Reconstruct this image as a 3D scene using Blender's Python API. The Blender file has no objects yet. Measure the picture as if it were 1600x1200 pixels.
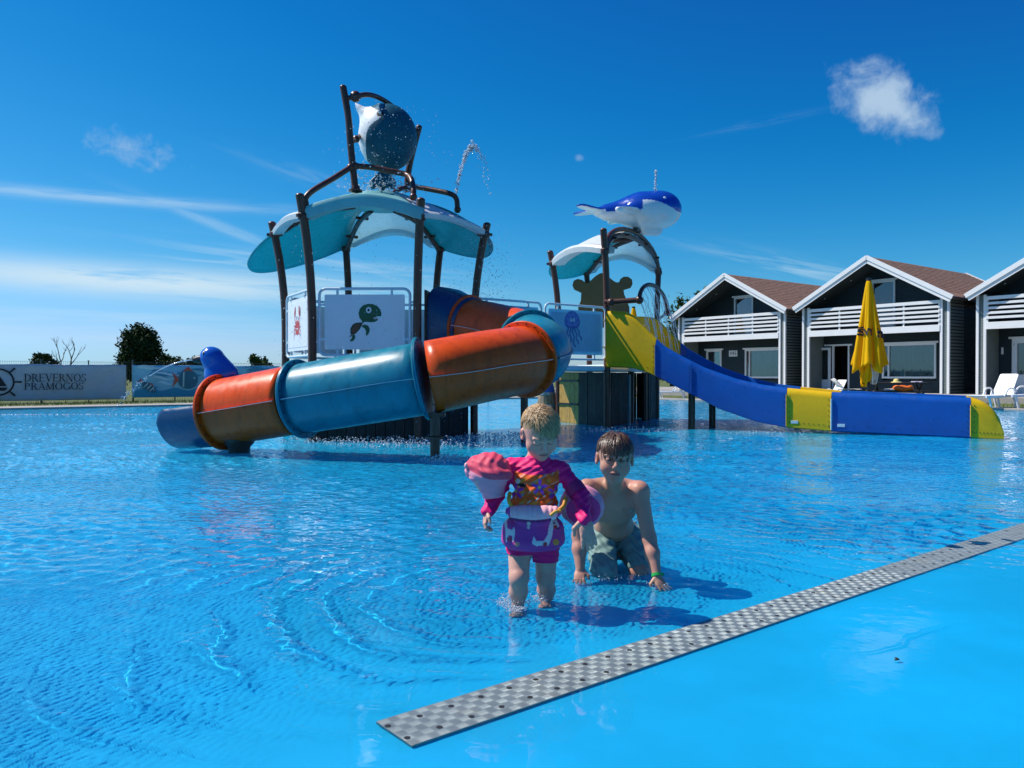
import bpy, bmesh, math, random
import numpy as np
from mathutils import Vector, Matrix, Euler

S = bpy.context.scene
C = S.collection
R = math.radians
random.seed(7)
rs = np.random.RandomState(11)

# ------------------------------------------------------------------ camera
cam = bpy.data.objects.new('camera', bpy.data.cameras.new('camera'))
C.objects.link(cam)
CZ = 1.05
cam.location = (0, 0, CZ)
cam.rotation_euler = (R(90 - 0.55), 0, 0)
cam.data.sensor_width = 36
cam.data.lens = 28.1
cam.data.clip_end = 4000
S.camera = cam

# ------------------------------------------------------------------ sun, sky
SUN_EL = R(52)
SUN_AZ = math.atan2(-.963, .270)                 # clockwise from +Y
SD = Vector((math.sin(SUN_AZ) * math.cos(SUN_EL), math.cos(SUN_AZ) * math.cos(SUN_EL), math.sin(SUN_EL)))
sl = bpy.data.lights.new('sun', 'SUN')
sl.energy = 4.5
sl.angle = R(.5)
sl.color = (1, .95, .87)
sl.cycles.is_caustics_light = True
so = bpy.data.objects.new('sun', sl)
so.rotation_euler = SD.to_track_quat('Z', 'Y').to_euler()
C.objects.link(so)
S.view_settings.view_transform = 'Standard'
S.view_settings.look = 'None'
S.view_settings.exposure = .35
S.view_settings.gamma = 1
S.view_settings.use_curve_mapping = False
S.cycles.use_denoising = True
S.cycles.max_bounces = 10
S.cycles.transparent_max_bounces = 16
S.cycles.sample_clamp_indirect = 4


class NT:
    """small expression helper over a node tree"""
    def __init__(s, tree):
        s.t = tree

    def node(s, kind, **k):
        n = s.t.nodes.new(kind)
        for a, b in k.items():
            setattr(n, a, b)
        return n

    def put(s, sock, v):
        if isinstance(v, bpy.types.NodeSocket):
            s.t.links.new(v, sock)
        elif v is not None:
            sock.default_value = v

    def m(s, op, a, b=None, c=None, clamp=False):
        n = s.node('ShaderNodeMath', operation=op, use_clamp=clamp)
        for i, v in enumerate((a, b, c)):
            s.put(n.inputs[i], v)
        return n.outputs[0]

    def noise(s, vec, scale, detail=3, rough=.55, dist=0, out=0):
        n = s.node('ShaderNodeTexNoise')
        s.put(n.inputs['Vector'], vec)
        s.put(n.inputs['Scale'], scale)
        s.put(n.inputs['Detail'], detail)
        s.put(n.inputs['Roughness'], rough)
        s.put(n.inputs['Distortion'], dist)
        return n.outputs[out]

    def comb(s, x, y, z):
        n = s.node('ShaderNodeCombineXYZ')
        for i, v in enumerate((x, y, z)):
            s.put(n.inputs[i], v)
        return n.outputs[0]

    def sep(s, v):
        n = s.node('ShaderNodeSeparateXYZ')
        s.put(n.inputs[0], v)
        return n.outputs

    def mix(s, f, a, b, blend='MIX'):
        n = s.node('ShaderNodeMix', data_type='RGBA', blend_type=blend)
        s.put(n.inputs[0], f)
        for i, v in ((6, a), (7, b)):
            s.put(n.inputs[i], (*v, 1) if isinstance(v, tuple) and len(v) == 3 else v)
        return n.outputs[2]

    def ramp(s, v, lo, hi, a=0., b=1., smooth=True):
        n = s.node('ShaderNodeMapRange', interpolation_type='SMOOTHSTEP' if smooth else 'LINEAR')
        for i, x in enumerate((v, lo, hi, a, b)):
            s.put(n.inputs[i], x)
        return n.outputs[0]


world = bpy.data.worlds.new('World')
S.world = world
world.use_nodes = True
W = NT(world.node_tree)
bg = world.node_tree.nodes['Background']
sky = W.node('ShaderNodeTexSky', sky_type='NISHITA')
sky.sun_disc = False
sky.sun_elevation = SUN_EL
sky.sun_rotation = SUN_AZ
sky.air_density = 1.0
sky.dust_density = 0.2
sky.ozone_density = 4.0
# grade of the clear sky towards the deep azure of the photograph
g = W.node('ShaderNodeSeparateColor')
world.node_tree.links.new(sky.outputs[0], g.inputs[0])
cc = W.node('ShaderNodeCombineColor')
sr, sg_, sb = g.outputs
W.put(cc.inputs[0], W.m('ADD', W.m('MINIMUM', W.m('MULTIPLY', W.m('POWER', W.m('MAXIMUM', W.m('SUBTRACT', sr, 1.5), 0.), 1.6), .036), .42), .005))
W.put(cc.inputs[1], W.m('MULTIPLY', W.m('MAXIMUM', W.m('SUBTRACT', sg_, .95), .2), .107))
W.put(cc.inputs[2], W.m('ADD', W.m('MULTIPLY', sb, .117), W.m('MULTIPLY', W.m('MAXIMUM', W.m('SUBTRACT', sg_, 5.5), 0.), .09)))
tc = W.node('ShaderNodeTexCoord')
dx, dy, dz = W.sep(tc.outputs['Generated'])
az = W.m('MULTIPLY', W.m('ARCTAN2', dx, dy), 180 / math.pi)
el = W.m('MULTIPLY', W.m('ARCSINE', dz), 180 / math.pi)


def gauss(v, c, w):
    q = W.m('DIVIDE', W.m('SUBTRACT', v, c), w)
    return W.m('EXPONENT', W.m('MULTIPLY', W.m('MULTIPLY', q, q), -1))


def puff(ca, ce, ra, re_, tilt, seed, scale, soft, amp):
    """ragged little cumulus at a direction of the sky"""
    a0 = W.m('SUBTRACT', az, ca)
    e0 = W.m('SUBTRACT', el, ce)
    t = R(tilt)
    a1 = W.m('ADD', W.m('MULTIPLY', a0, math.cos(t)), W.m('MULTIPLY', e0, math.sin(t)))
    e1 = W.m('SUBTRACT', W.m('MULTIPLY', e0, math.cos(t)), W.m('MULTIPLY', a0, math.sin(t)))
    r = W.m('SQRT', W.m('ADD', W.m('POWER', W.m('DIVIDE', a1, ra), 2), W.m('POWER', W.m('DIVIDE', e1, re_), 2)))
    n = W.noise(W.comb(az, el, seed), scale, 7, .6, .25)
    f = W.m('ADD', W.m('SUBTRACT', 1.0, r), W.m('MULTIPLY', W.m('SUBTRACT', n, .5), amp))
    return W.ramp(f, .0, soft)


def streak(ca, ce, la, we, slope, seed, sa, se, lo, hi):
    """cirrus band: noise drawn out along a sloping line"""
    a0 = W.m('SUBTRACT', az, ca)
    e0 = W.m('SUBTRACT', W.m('SUBTRACT', el, ce), W.m('MULTIPLY', a0, slope))
    msk = W.m('MULTIPLY', gauss(a0, 0, la), gauss(e0, 0, we))
    n = W.noise(W.comb(W.m('MULTIPLY', a0, sa), W.m('MULTIPLY', e0, se), seed), 1, 6, .6, .4)
    return W.m('MULTIPLY', msk, W.ramp(n, lo, hi))


def addc(*a):
    r = a[0]
    for b in a[1:]:
        r = W.m('MAXIMUM', r, b)
    return r


cum = addc(W.m('MULTIPLY', puff(25.0, 17.3, 3.9, 2.3, -33, 3.1, .62, .85, 1.4), .95),
           W.m('MULTIPLY', puff(-25.6, 14.4, 3.2, 1.15, -12, 8.4, .9, 1.5, 2.2), .72),
           W.m('MULTIPLY', puff(4.8, 15.2, .5, .3, 0, 5.5, 2., .9, 1.2), .3))
cir = addc(
    W.m('MULTIPLY', streak(-25, 6.1, 16, 1.0, -.02, 1.7, .10, 1.1, .22, .52), .95),
    W.m('MULTIPLY', streak(-14, 7.1, 9, 1.3, -.06, 4.9, .12, 1.6, .38, .72), .6),
    W.m('MULTIPLY', streak(-26, 3.2, 16, 1.3, .0, 9.2, .08, 1.3, .40, .75), .35),
    W.m('MULTIPLY', streak(-27, 11.2, 11, .33, .01, 2.2, .16, 2.2, .25, .6), .42),
    W.m('MULTIPLY', streak(-19.5, 9.8, 4.2, .32, -.34, 6.2, .2, 2.0, .22, .6), .34),
    W.m('MULTIPLY', streak(-13, 13.2, 5, .5, -.28, 7.7, .2, 1.6, .35, .7), .16),
    W.m('MULTIPLY', streak(-4, 5.8, 6, .5, -.30, 3.9, .2, 1.8, .3, .6), .42),
    W.m('MULTIPLY', streak(19, 7.4, 5.5, .6, -.24, 12.3, .18, 2.2, .35, .65), .42),
    W.m('MULTIPLY', streak(17, 16.8, 3.5, .22, .10, 15.3, .25, 3, .4, .7), .08),
)
c1 = W.mix(W.m('MINIMUM', cir, 1.), cc.outputs[0], (.62, .80, .92))
c2 = W.mix(W.m('MINIMUM', cum, 1.), c1, (.44, .60, .78))
# below the horizon: dim ground bounce colour
c3 = W.mix(W.ramp(el, -.6, -.1), (.05, .12, .12), c2)
world.node_tree.links.new(c3, bg.inputs[0])
SKY_STRENGTH = .785        # the .1 of the Nishita sky is inside the grade above
bg.inputs[1].default_value = SKY_STRENGTH


# ------------------------------------------------------------------ helpers
def P(px, py, d):
    """point seen at a pixel of the 1600x1200 photograph at distance d along the view"""
    return np.array(((px - 800) / 1250 * d, d, CZ + (588 - py) / 1250 * d))


def mat(name, col, rough=.5, metal=0., spec=.5, var=.12, vscale=4., rvar=.08, bump=None, attr=None, coat=0., trans=0., sss=0., subcol=None, dirt=None, stretch=None):
    m = bpy.data.materials.new(name)
    m.use_nodes = True
    t = NT(m.node_tree)
    p = m.node_tree.nodes['Principled BSDF']
    co = t.node('ShaderNodeTexCoord').outputs['Object']
    n = t.noise(co, vscale, 5, .6)
    if attr:
        a = t.node('ShaderNodeVertexColor', layer_name=attr).outputs[0]
        base = a
    else:
        base = (*col, 1)
    k = t.ramp(n, .25, .75, 1 - var, 1 + var, False)
    base = t.mix(1., base, t.comb(k, k, k), 'MULTIPLY')
    if dirt:
        dcol, dscale, lo, hi, amt = dirt
        dv = co
        if stretch:
            mp = t.node('ShaderNodeMapping')
            t.put(mp.inputs[0], co)
            mp.inputs[3].default_value = stretch
            dv = mp.outputs[0]
        dn = t.noise(dv, dscale, 6, .65, .3)
        base = t.mix(t.ramp(dn, lo, hi, 0, amt), base, dcol)
    t.put(p.inputs['Base Color'], base)
    t.put(p.inputs['Roughness'], t.ramp(t.noise(co, vscale * 2.7, 4), .3, .7, max(0, rough - rvar), min(1, rough + rvar), False))
    p.inputs['Metallic'].default_value = metal
    p.inputs['Specular IOR Level'].default_value = spec
    p.inputs['Coat Weight'].default_value = coat
    p.inputs['Coat Roughness'].default_value = .06
    if sss:
        p.inputs['Subsurface Weight'].default_value = sss
        p.inputs['Subsurface Radius'].default_value = (.012, .005, .003)
        p.inputs['Subsurface Scale'].default_value = 1.
    if bump:
        bs, st, di = bump[:3]
        vec = co
        if len(bump) > 3:
            mp = t.node('ShaderNodeMapping')
            t.put(mp.inputs[0], co)
            mp.inputs[3].default_value = bump[3]
            vec = mp.outputs[0]
        b = t.node('ShaderNodeBump')
        b.inputs['Strength'].default_value = st
        b.inputs['Distance'].default_value = di
        t.put(b.inputs['Height'], t.noise(vec, bs, 5, .6))
        t.put(p.inputs['Normal'], b.outputs[0])
    if trans:
        tr = t.node('ShaderNodeBsdfTranslucent')
        t.put(tr.inputs[0], (*(subcol or col), 1))
        mx = t.node('ShaderNodeMixShader')
        mx.inputs[0].default_value = trans
        t.put(mx.inputs[1], p.outputs[0])
        t.put(mx.inputs[2], tr.outputs[0])
        t.put(m.node_tree.nodes['Material Output'].inputs[0], mx.outputs[0])
    return m


def unit(v):
    v = np.asarray(v, float)
    return v / (np.linalg.norm(v) + 1e-12)


class MB:
    """collects polygons, then links them as ONE mesh object"""
    def __init__(s):
        s.v, s.f, s.mi, s.cur = [], [], [], 0

    def add(s, vs, fs):
        o = len(s.v)
        s.v.extend([tuple(map(float, q)) for q in vs])
        s.f.extend([tuple(i + o for i in q) for q in fs])
        s.mi.extend([s.cur] * len(fs))
        return s

    def box(s, c, d, ax=None):
        c = np.asarray(c, float)
        ax = np.eye(3) if ax is None else np.asarray(ax, float)
        vs = [c + sum(ax[i] * d[i] / 2 * sg[i] for i in range(3)) for sg in
              ((-1, -1, -1), (1, -1, -1), (1, 1, -1), (-1, 1, -1), (-1, -1, 1), (1, -1, 1), (1, 1, 1), (-1, 1, 1))]
        return s.add(vs, [(3, 2, 1, 0), (4, 5, 6, 7), (0, 1, 5, 4), (1, 2, 6, 5), (2, 3, 7, 6), (3, 0, 4, 7)])

    def bar(s, a, b, w, h, up=(0, 0, 1)):
        a, b = np.asarray(a, float), np.asarray(b, float)
        x = unit(b - a)
        y = unit(np.cross(up, x)) if abs(np.dot(up, x)) < .999 else np.array((1., 0, 0))
        z = np.cross(x, y)
        return s.box((a + b) / 2, (np.linalg.norm(b - a), w, h), (x, y, z))

    def tube(s, pts, r, n=10, cap=True, close=False):
        pts = [np.asarray(p, float) for p in pts]
        k = len(pts)
        rr = [r] * k if np.isscalar(r) else r
        tan = [unit((pts[(i + 1) % k] if close or i < k - 1 else pts[i]) - (pts[i - 1] if close or i > 0 else pts[i])) for i in range(k)]
        up = np.array((0, 0, 1.)) if abs(tan[0][2]) < .9 else np.array((1., 0, 0))
        x = unit(np.cross(up, tan[0]))
        vs, fs = [], []
        for i in range(k):
            x = unit(x - tan[i] * np.dot(x, tan[i]))
            y = np.cross(tan[i], x)
            for j in range(n):
                a = 2 * math.pi * j / n
                vs.append(pts[i] + rr[i] * (math.cos(a) * x + math.sin(a) * y))
        for i in range(k if close else k - 1):
            i2 = (i + 1) % k
            for j in range(n):
                fs.append((i * n + j, i * n + (j + 1) % n, i2 * n + (j + 1) % n, i2 * n + j))
        if cap and not close:
            fs.append(tuple(range(n))[::-1])
            fs.append(tuple((k - 1) * n + j for j in range(n)))
        return s.add(vs, fs)

    def lathe(s, prof, c, n=20, ax=None):
        c = np.asarray(c, float)
        ax = np.eye(3) if ax is None else np.asarray(ax, float)
        vs, fs = [], []
        for (r, z) in prof:
            for j in range(n):
                a = 2 * math.pi * j / n
                vs.append(c + ax[0] * r * math.cos(a) + ax[1] * r * math.sin(a) + ax[2] * z)
        for i in range(len(prof) - 1):
            for j in range(n):
                fs.append((i * n + j, i * n + (j + 1) % n, (i + 1) * n + (j + 1) % n, (i + 1) * n + j))
        fs.append(tuple(range(n))[::-1])
        fs.append(tuple((len(prof) - 1) * n + j for j in range(n)))
        return s.add(vs, fs)

    def ball(s, c, r, n=10, ax=None):
        c = np.asarray(c, float)
        r = (r, r, r) if np.isscalar(r) else r
        ax = np.eye(3) if ax is None else np.asarray(ax, float)
        vs, fs = [], []
        m = max(4, n // 2)
        vs.append(c - ax[2] * r[2])
        for i in range(1, m):
            b = -math.pi / 2 + math.pi * i / m
            for j in range(n):
                a = 2 * math.pi * j / n
                vs.append(c + ax[0] * r[0] * math.cos(a) * math.cos(b) + ax[1] * r[1] * math.sin(a) * math.cos(b) + ax[2] * r[2] * math.sin(b))
        vs.append(c + ax[2] * r[2])
        L = len(vs) - 1
        for j in range(n):
            fs.append((0, 1 + (j + 1) % n, 1 + j))
            fs.append((L, L - n + j, L - n + (j + 1) % n))
        for i in range(m - 2):
            for j in range(n):
                a = 1 + i * n
                fs.append((a + j, a + (j + 1) % n, a + n + (j + 1) % n, a + n + j))
        return s.add(vs, fs)

    def prism(s, poly, o, ax, ay, t):
        """polygon in the plane (ax, ay) through o, thickness t along the normal"""
        o, ax, ay = np.asarray(o, float), np.asarray(ax, float), np.asarray(ay, float)
        nz = unit(np.cross(ax, ay))
        k = len(poly)
        vs = [o + ax * x + ay * y for x, y in poly] + [o + ax * x + ay * y + nz * t for x, y in poly]
        fs = [tuple(range(k))[::-1], tuple(range(k, 2 * k))] + [(i, (i + 1) % k, k + (i + 1) % k, k + i) for i in range(k)]
        return s.add(vs, fs)

    def grid(s, G, closeu=False, closev=False):
        G = np.asarray(G, float)
        nu, nv = G.shape[:2]
        fs = []
        for i in range(nu if closeu else nu - 1):
            for j in range(nv if closev else nv - 1):
                a, b = (i + 1) % nu, (j + 1) % nv
                fs.append((i * nv + j, a * nv + j, a * nv + b, i * nv + b))
        return s.add(G.reshape(-1, 3), fs)

    def build(s, name, m, parent=None, smooth=40, bevel=0, solid=None):
        off = np.zeros(3)
        r = parent
        while r is not None and r.parent is not None:
            r = r.parent
        if r is not None and r.name in WORLDMODE:
            off = np.array(r.location)
        me = bpy.data.meshes.new(name)
        me.from_pydata([tuple(np.array(q) - off) for q in s.v] if off.any() else s.v, [], s.f)
        for q in (m if isinstance(m, (list, tuple)) else [m]):
            me.materials.append(q)
        if any(s.mi):
            me.polygons.foreach_set('material_index', s.mi)
        if smooth:
            me.shade_smooth()
            if smooth < 180:
                me.set_sharp_from_angle(angle=R(smooth))
        o = bpy.data.objects.new(name, me)
        C.objects.link(o)
        if parent is not None:
            o.parent = parent
        if solid:
            md = o.modifiers.new('solid', 'SOLIDIFY')
            md.thickness = solid
            md.offset = 0
        if bevel:
            md = o.modifiers.new('bevel', 'BEVEL')
            md.width = bevel
            md.segments = 2
            md.limit_method = 'ANGLE'
        return o


WORLDMODE = set()


def tag(o, label=None, cat=None, group=None, kind=None):
    if label:
        o['label'] = label
    if cat:
        o['category'] = cat
    if group:
        o['group'] = group
    if kind:
        o['kind'] = kind
    return o


def thing(name, loc, label, cat, group=None, rz=0, worldmode=True):
    o = bpy.data.objects.new(name, None)
    o.empty_display_size = .2
    C.objects.link(o)
    o.location = tuple(map(float, loc))
    o.rotation_euler = (0, 0, rz)
    if worldmode:
        WORLDMODE.add(o.name)
    return tag(o, label, cat, group)


def copy_tree(o, parent=None):
    c = o.copy()
    C.objects.link(c)
    c.parent = parent
    for ch in list(o.children):
        copy_tree(ch, c)
    return c


def smooth_path(pts, n=8):
    """Catmull-Rom through the points"""
    p = [np.asarray(q, float) for q in pts]
    p = [2 * p[0] - p[1]] + p + [2 * p[-1] - p[-2]]
    out = []
    for i in range(1, len(p) - 2):
        for k in range(n):
            t = k / n
            out.append(.5 * (2 * p[i] + (p[i + 1] - p[i - 1]) * t + (2 * p[i - 1] - 5 * p[i] + 4 * p[i + 1] - p[i + 2]) * t * t + (3 * p[i] - p[i - 1] - 3 * p[i + 1] + p[i + 2]) * t ** 3))
    out.append(p[-2])
    return out


class SDF:
    """signed distance field on a grid; the surface is taken out as one continuous mesh"""
    def __init__(s, lo, hi, h):
        s.lo, s.h = np.array(lo, float), h
        s.n = np.ceil((np.array(hi) - s.lo) / h).astype(int) + 1
        s.F = np.full(s.n, 9., np.float32)
        s.ax = [(s.lo[i] + h * np.arange(s.n[i])).astype(np.float32) for i in range(3)]

    def region(s, lo, hi):
        a = np.clip(np.floor((np.asarray(lo) - s.lo) / s.h).astype(int), 0, s.n)
        b = np.clip(np.ceil((np.asarray(hi) - s.lo) / s.h).astype(int) + 1, 0, s.n)
        sl_ = tuple(slice(a[i], b[i]) for i in range(3))
        return sl_, s.ax[0][sl_[0]][:, None, None], s.ax[1][sl_[1]][None, :, None], s.ax[2][sl_[2]][None, None, :]

    def blend(s, sl_, d, k, cut=False):
        a = s.F[sl_]
        if cut:
            h = np.clip(.5 - .5 * (a + d) / k, 0, 1)
            s.F[sl_] = a + (-d - a) * h + k * h * (1 - h)
        else:
            h = np.clip(.5 + .5 * (a - d) / k, 0, 1)
            s.F[sl_] = a + (d - a) * h - k * h * (1 - h)

    def cap(s, a, b, ra, rb, k=.015, cut=False):
        a, b = np.asarray(a, float), np.asarray(b, float)
        mg = max(ra, rb) + k * 1.5 + 2 * s.h
        sl_, X, Y, Z = s.region(np.minimum(a, b) - mg, np.maximum(a, b) + mg)
        v = b - a
        t = np.clip(((X - a[0]) * v[0] + (Y - a[1]) * v[1] + (Z - a[2]) * v[2]) / max(v @ v, 1e-9), 0, 1)
        d = np.sqrt((X - a[0] - t * v[0]) ** 2 + (Y - a[1] - t * v[1]) ** 2 + (Z - a[2] - t * v[2]) ** 2) - (ra + (rb - ra) * t)
        s.blend(sl_, d, k, cut)

    def ell(s, c, r, k=.015, ax=None, cut=False):
        c = np.asarray(c, float)
        r = np.array((r, r, r) if np.isscalar(r) else r, float)
        mg = r.max() + k * 1.5 + 2 * s.h
        sl_, X, Y, Z = s.region(c - mg, c + mg)
        X, Y, Z = X - c[0], Y - c[1], Z - c[2]
        if ax is not None:
            ax = np.asarray(ax, float)
            X, Y, Z = [X * q[0] + Y * q[1] + Z * q[2] for q in ax]
        k0 = np.sqrt((X / r[0]) ** 2 + (Y / r[1]) ** 2 + (Z / r[2]) ** 2)
        k1 = np.sqrt((X / r[0] ** 2) ** 2 + (Y / r[1] ** 2) ** 2 + (Z / r[2] ** 2) ** 2) + 1e-9
        s.blend(sl_, k0 * (k0 - 1) / k1, k, cut)

    def plane(s, p, n, k=.004):
        """cut away the side the normal points to"""
        n = unit(n)
        X, Y, Z = s.ax[0][:, None, None], s.ax[1][None, :, None], s.ax[2][None, None, :]
        d = (X - p[0]) * n[0] + (Y - p[1]) * n[1] + (Z - p[2]) * n[2]
        s.F = np.maximum(s.F, d.astype(np.float32))

    def mesh(s):
        F = s.F
        I = (F < 0)
        nx, ny, nz = F.shape
        cnt = np.zeros((nx - 1, ny - 1, nz - 1), np.int8)
        for a in (0, 1):
            for b in (0, 1):
                for c in (0, 1):
                    cnt += I[a:nx - 1 + a, b:ny - 1 + b, c:nz - 1 + c]
        act = np.argwhere((cnt > 0) & (cnt < 8))
        vid = np.full(cnt.shape, -1, np.int32)
        vid[tuple(act.T)] = np.arange(len(act))
        cor = np.array([(a, b, c) for a in (0, 1) for b in (0, 1) for c in (0, 1)])
        val = np.stack([F[tuple((act + q).T)] for q in cor], 1)
        pos = np.zeros((len(act), 3))
        num = np.zeros(len(act))
        for i in range(8):
            for j in range(i + 1, 8):
                if np.abs(cor[i] - cor[j]).sum() == 1:
                    a, b = val[:, i], val[:, j]
                    x = (a < 0) != (b < 0)
                    t = np.where(x, a / np.where(x, a - b, 1), 0)
                    pos += np.where(x, 1, 0)[:, None] * (cor[i] + t[:, None] * (cor[j] - cor[i]))
                    num += x
        pos = (act + pos / num[:, None]) * s.h + s.lo
        faces = []
        for d in range(3):
            e = [0, 0, 0]
            e[d] = 1
            A = I[:nx - e[0], :ny - e[1], :nz - e[2]]
            B = I[e[0]:, e[1]:, e[2]:]
            ed = np.argwhere(A != B)
            o1, o2 = [(1, 2), (2, 0), (0, 1)][d]
            lim = np.array(cnt.shape)
            ok = (ed[:, o1] > 0) & (ed[:, o2] > 0) & (ed[:, o1] < lim[o1]) & (ed[:, o2] < lim[o2]) & (ed[:, d] < lim[d])
            ed = ed[ok]
            u, v = np.zeros(3, int), np.zeros(3, int)
            u[o1] = 1
            v[o2] = 1
            q = np.stack([vid[tuple((ed - u - v).T)], vid[tuple((ed - v).T)], vid[tuple(ed.T)], vid[tuple((ed - u).T)]], 1)
            fl = ~A[tuple(ed.T)]
            q[fl] = q[fl][:, ::-1]
            faces.append(q)
        return pos, np.concatenate(faces)

    def build(s, name, m, parent, colour=None, relax=2):
        v, f = s.mesh()
        for _ in range(relax):
            acc = np.zeros_like(v)
            n = np.zeros(len(v))
            for a in range(4):
                i, j = f[:, a], f[:, (a + 1) % 4]
                np.add.at(acc, i, v[j])
                np.add.at(n, i, 1)
                np.add.at(acc, j, v[i])
                np.add.at(n, j, 1)
            v = .5 * v + .5 * acc / np.maximum(n, 1)[:, None]
        r = parent
        while r is not None and r.parent is not None:
            r = r.parent
        off = np.array(r.location) if r is not None and r.name in WORLDMODE else np.zeros(3)
        me = bpy.data.meshes.new(name)
        nv, nf = len(v), len(f)
        me.vertices.add(nv)
        me.vertices.foreach_set('co', (v - off).astype(np.float32).ravel())
        me.loops.add(nf * 4)
        me.loops.foreach_set('vertex_index', f.astype(np.int32).ravel())
        me.polygons.add(nf)
        me.polygons.foreach_set('loop_start', np.arange(0, nf * 4, 4, dtype=np.int32))
        me.polygons.foreach_set('loop_total', np.full(nf, 4, np.int32))
        me.update(calc_edges=True)
        me.validate()
        me.shade_smooth()
        me.materials.append(m)
        if colour is not None:
            col = np.ones((nv, 4), np.float32)
            col[:, :3] = colour(v)
            at = me.attributes.new('tint', 'FLOAT_COLOR', 'POINT')
            at.data.foreach_set('color', col.ravel())
        o = bpy.data.objects.new(name, me)
        C.objects.link(o)
        o.parent = parent
        return o


# the pool grid: U runs along the metal strip, V away from it
U2 = np.array((.793, .609))
V2 = np.array((-.609, .793))


def uv(u, v, z=0.):
    q = U2 * u + V2 * v
    return np.array((q[0], q[1], z))


U3, V3 = uv(1, 0), uv(0, 1)
# ------------------------------------------------------------------ materials
M = {}
M['brown'] = mat('brown_powder_coat', (.085, .026, .012), .38, spec=.5, var=.25, vscale=6)
M['white_rail'] = mat('pale_painted_tube', (.62, .72, .76), .35, var=.05)
M['white_panel'] = mat('white_plastic_panel', (.78, .80, .80), .4, var=.04, vscale=2, dirt=((.45, .50, .50), 3., .55, .8, .25))
M['white_roof'] = mat('white_roof_plastic', (.74, .77, .76), .45, var=.05, trans=.25, subcol=(.55, .75, .78), dirt=((.40, .36, .30), 2.5, .58, .85, .35))
M['white_sheet'] = mat('thin_white_roof_plastic', (.70, .76, .78), .3, var=.05, trans=.45, subcol=(.55, .78, .85))
M['teal_roof'] = mat('teal_roof_plastic', (.05, .36, .42), .3, var=.08, trans=.5, subcol=(.03, .42, .50), bump=(3, .1, .02))
M['teal_top'] = mat('sunlit_teal_roof_plastic', (.28, .62, .61), .4, var=.08, trans=.3, subcol=(.10, .50, .55), dirt=((.07, .25, .26), 3., .55, .8, .3))  # paler copy of the teal roof plastic, sunlight put into the colour
M['orange'] = mat('orange_glassfibre', (.82, .088, .008), .32, spec=.3, var=.10, vscale=3, dirt=((.42, .042, .005), 2.2, .42, .75, .6), stretch=(4, 4, .5))
M['teal'] = mat('teal_glassfibre', (.010, .205, .285), .34, spec=.35, var=.10, vscale=3, dirt=((.006, .085, .13), 2.2, .42, .75, .6), stretch=(4, 4, .5))
M['dark_blue'] = mat('dark_blue_glassfibre', (.010, .045, .125), .3, var=.12)
M['mid_blue'] = mat('mid_blue_glassfibre', (.010, .055, .14), .3, var=.12)
M['yellow'] = mat('yellow_glassfibre', (.76, .46, .005), .36, spec=.3, var=.10, coat=.1, dirt=((.33, .27, .01), 4, .5, .8, .5))
M['blue'] = mat('blue_glassfibre', (.004, .082, .37), .34, var=.10, coat=.1, dirt=((.004, .045, .26), 3, .5, .8, .4))
M['bird_blue'] = mat('bright_blue_plastic', (.010, .105, .48), .22, var=.08, coat=.12)
M['black'] = mat('black_plastic', (.012, .012, .014), .4)
M['whitegloss'] = mat('white_gloss_plastic', (.80, .81, .80), .25, var=.05, coat=.12, dirt=((.5, .52, .5), 3, .55, .8, .3))
M['petrol'] = mat('petrol_blue_plastic', (.012, .10, .14), .4, var=.2, coat=.12, dirt=((.006, .05, .085), 4, .5, .8, .5))
M['plank_dark'] = mat('dark_weathered_shaded_plank', (.024, .020, .017), .7, var=.35, vscale=3, bump=(20, .3, .01, (1, 1, .08)))
M['plank_yellow'] = mat('yellow_stained_plank', (.42, .25, .055), .6, var=.3, vscale=3, bump=(20, .3, .01, (1, 1, .08)), dirt=((.12, .07, .02), 3, .5, .75, .7))
M['barrel'] = mat('grey_barrel_wood', (.27, .20, .13), .7, var=.35, vscale=5, bump=(14, .3, .01, (1, 1, .1)))
M['hoop'] = mat('barrel_hoop_metal', (.35, .42, .44), .4, metal=.6)
M['bear'] = mat('brown_sheet_plastic', (.125, .085, .030), .5, var=.15)
M['steel'] = mat('wet_aluminium', (.215, .265, .27), .55, metal=.3, var=.30, vscale=5, rvar=.1, dirt=((.24, .20, .11), 5, .5, .75, .6))
M['steel_lug'] = mat('worn_aluminium_lug', (.245, .29, .295), .52, metal=.3, var=.3, vscale=7)
M['hole'] = mat('dark_screw_recess', (.02, .02, .02), .5)
M['concrete'] = mat('pale_deck_concrete', (.34, .32, .29), .85, var=.18, vscale=1.5, bump=(40, .2, .01), dirt=((.2, .18, .15), .8, .5, .75, .5))
M['grass'] = mat('lawn', (.085, .115, .022), .95, var=.4, vscale=.9, bump=(30, .5, .04), dirt=((.16, .14, .05), .35, .5, .7, .6))
M['blade'] = mat('grass_blade', (.10, .16, .025), .7, var=.4, vscale=3)
M['white_paint'] = mat('white_painted_timber', (.80, .80, .79), .5, var=.04, vscale=2, bump=(30, .08, .01, (1, 1, .1)))
M['siding'] = mat('dark_green_grey_siding', (.015, .027, .031), .6, var=.16, vscale=1.2, bump=(20, .12, .01, (.1, 1, 1)))
M['siding_pale'] = mat('grey_green_siding', (.15, .18, .17), .6, var=.16, vscale=3)
M['soffit'] = mat('dark_soffit_board', (.030, .040, .042), .7)
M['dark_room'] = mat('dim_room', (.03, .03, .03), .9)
M['curtain'] = mat('sheer_curtain', (.60, .64, .64), .8, var=.1, vscale=5)
M['pvc'] = mat('white_window_frame', (.74, .76, .76), .35, var=.03)
M['sign_white'] = mat('white_sign_plate', (.78, .78, .76), .5)
M['print_black'] = mat('black_print', (.012, .012, .014), .6)
M['plastic_white'] = mat('white_lounger_plastic', (.78, .78, .77), .4, var=.04)
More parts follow.
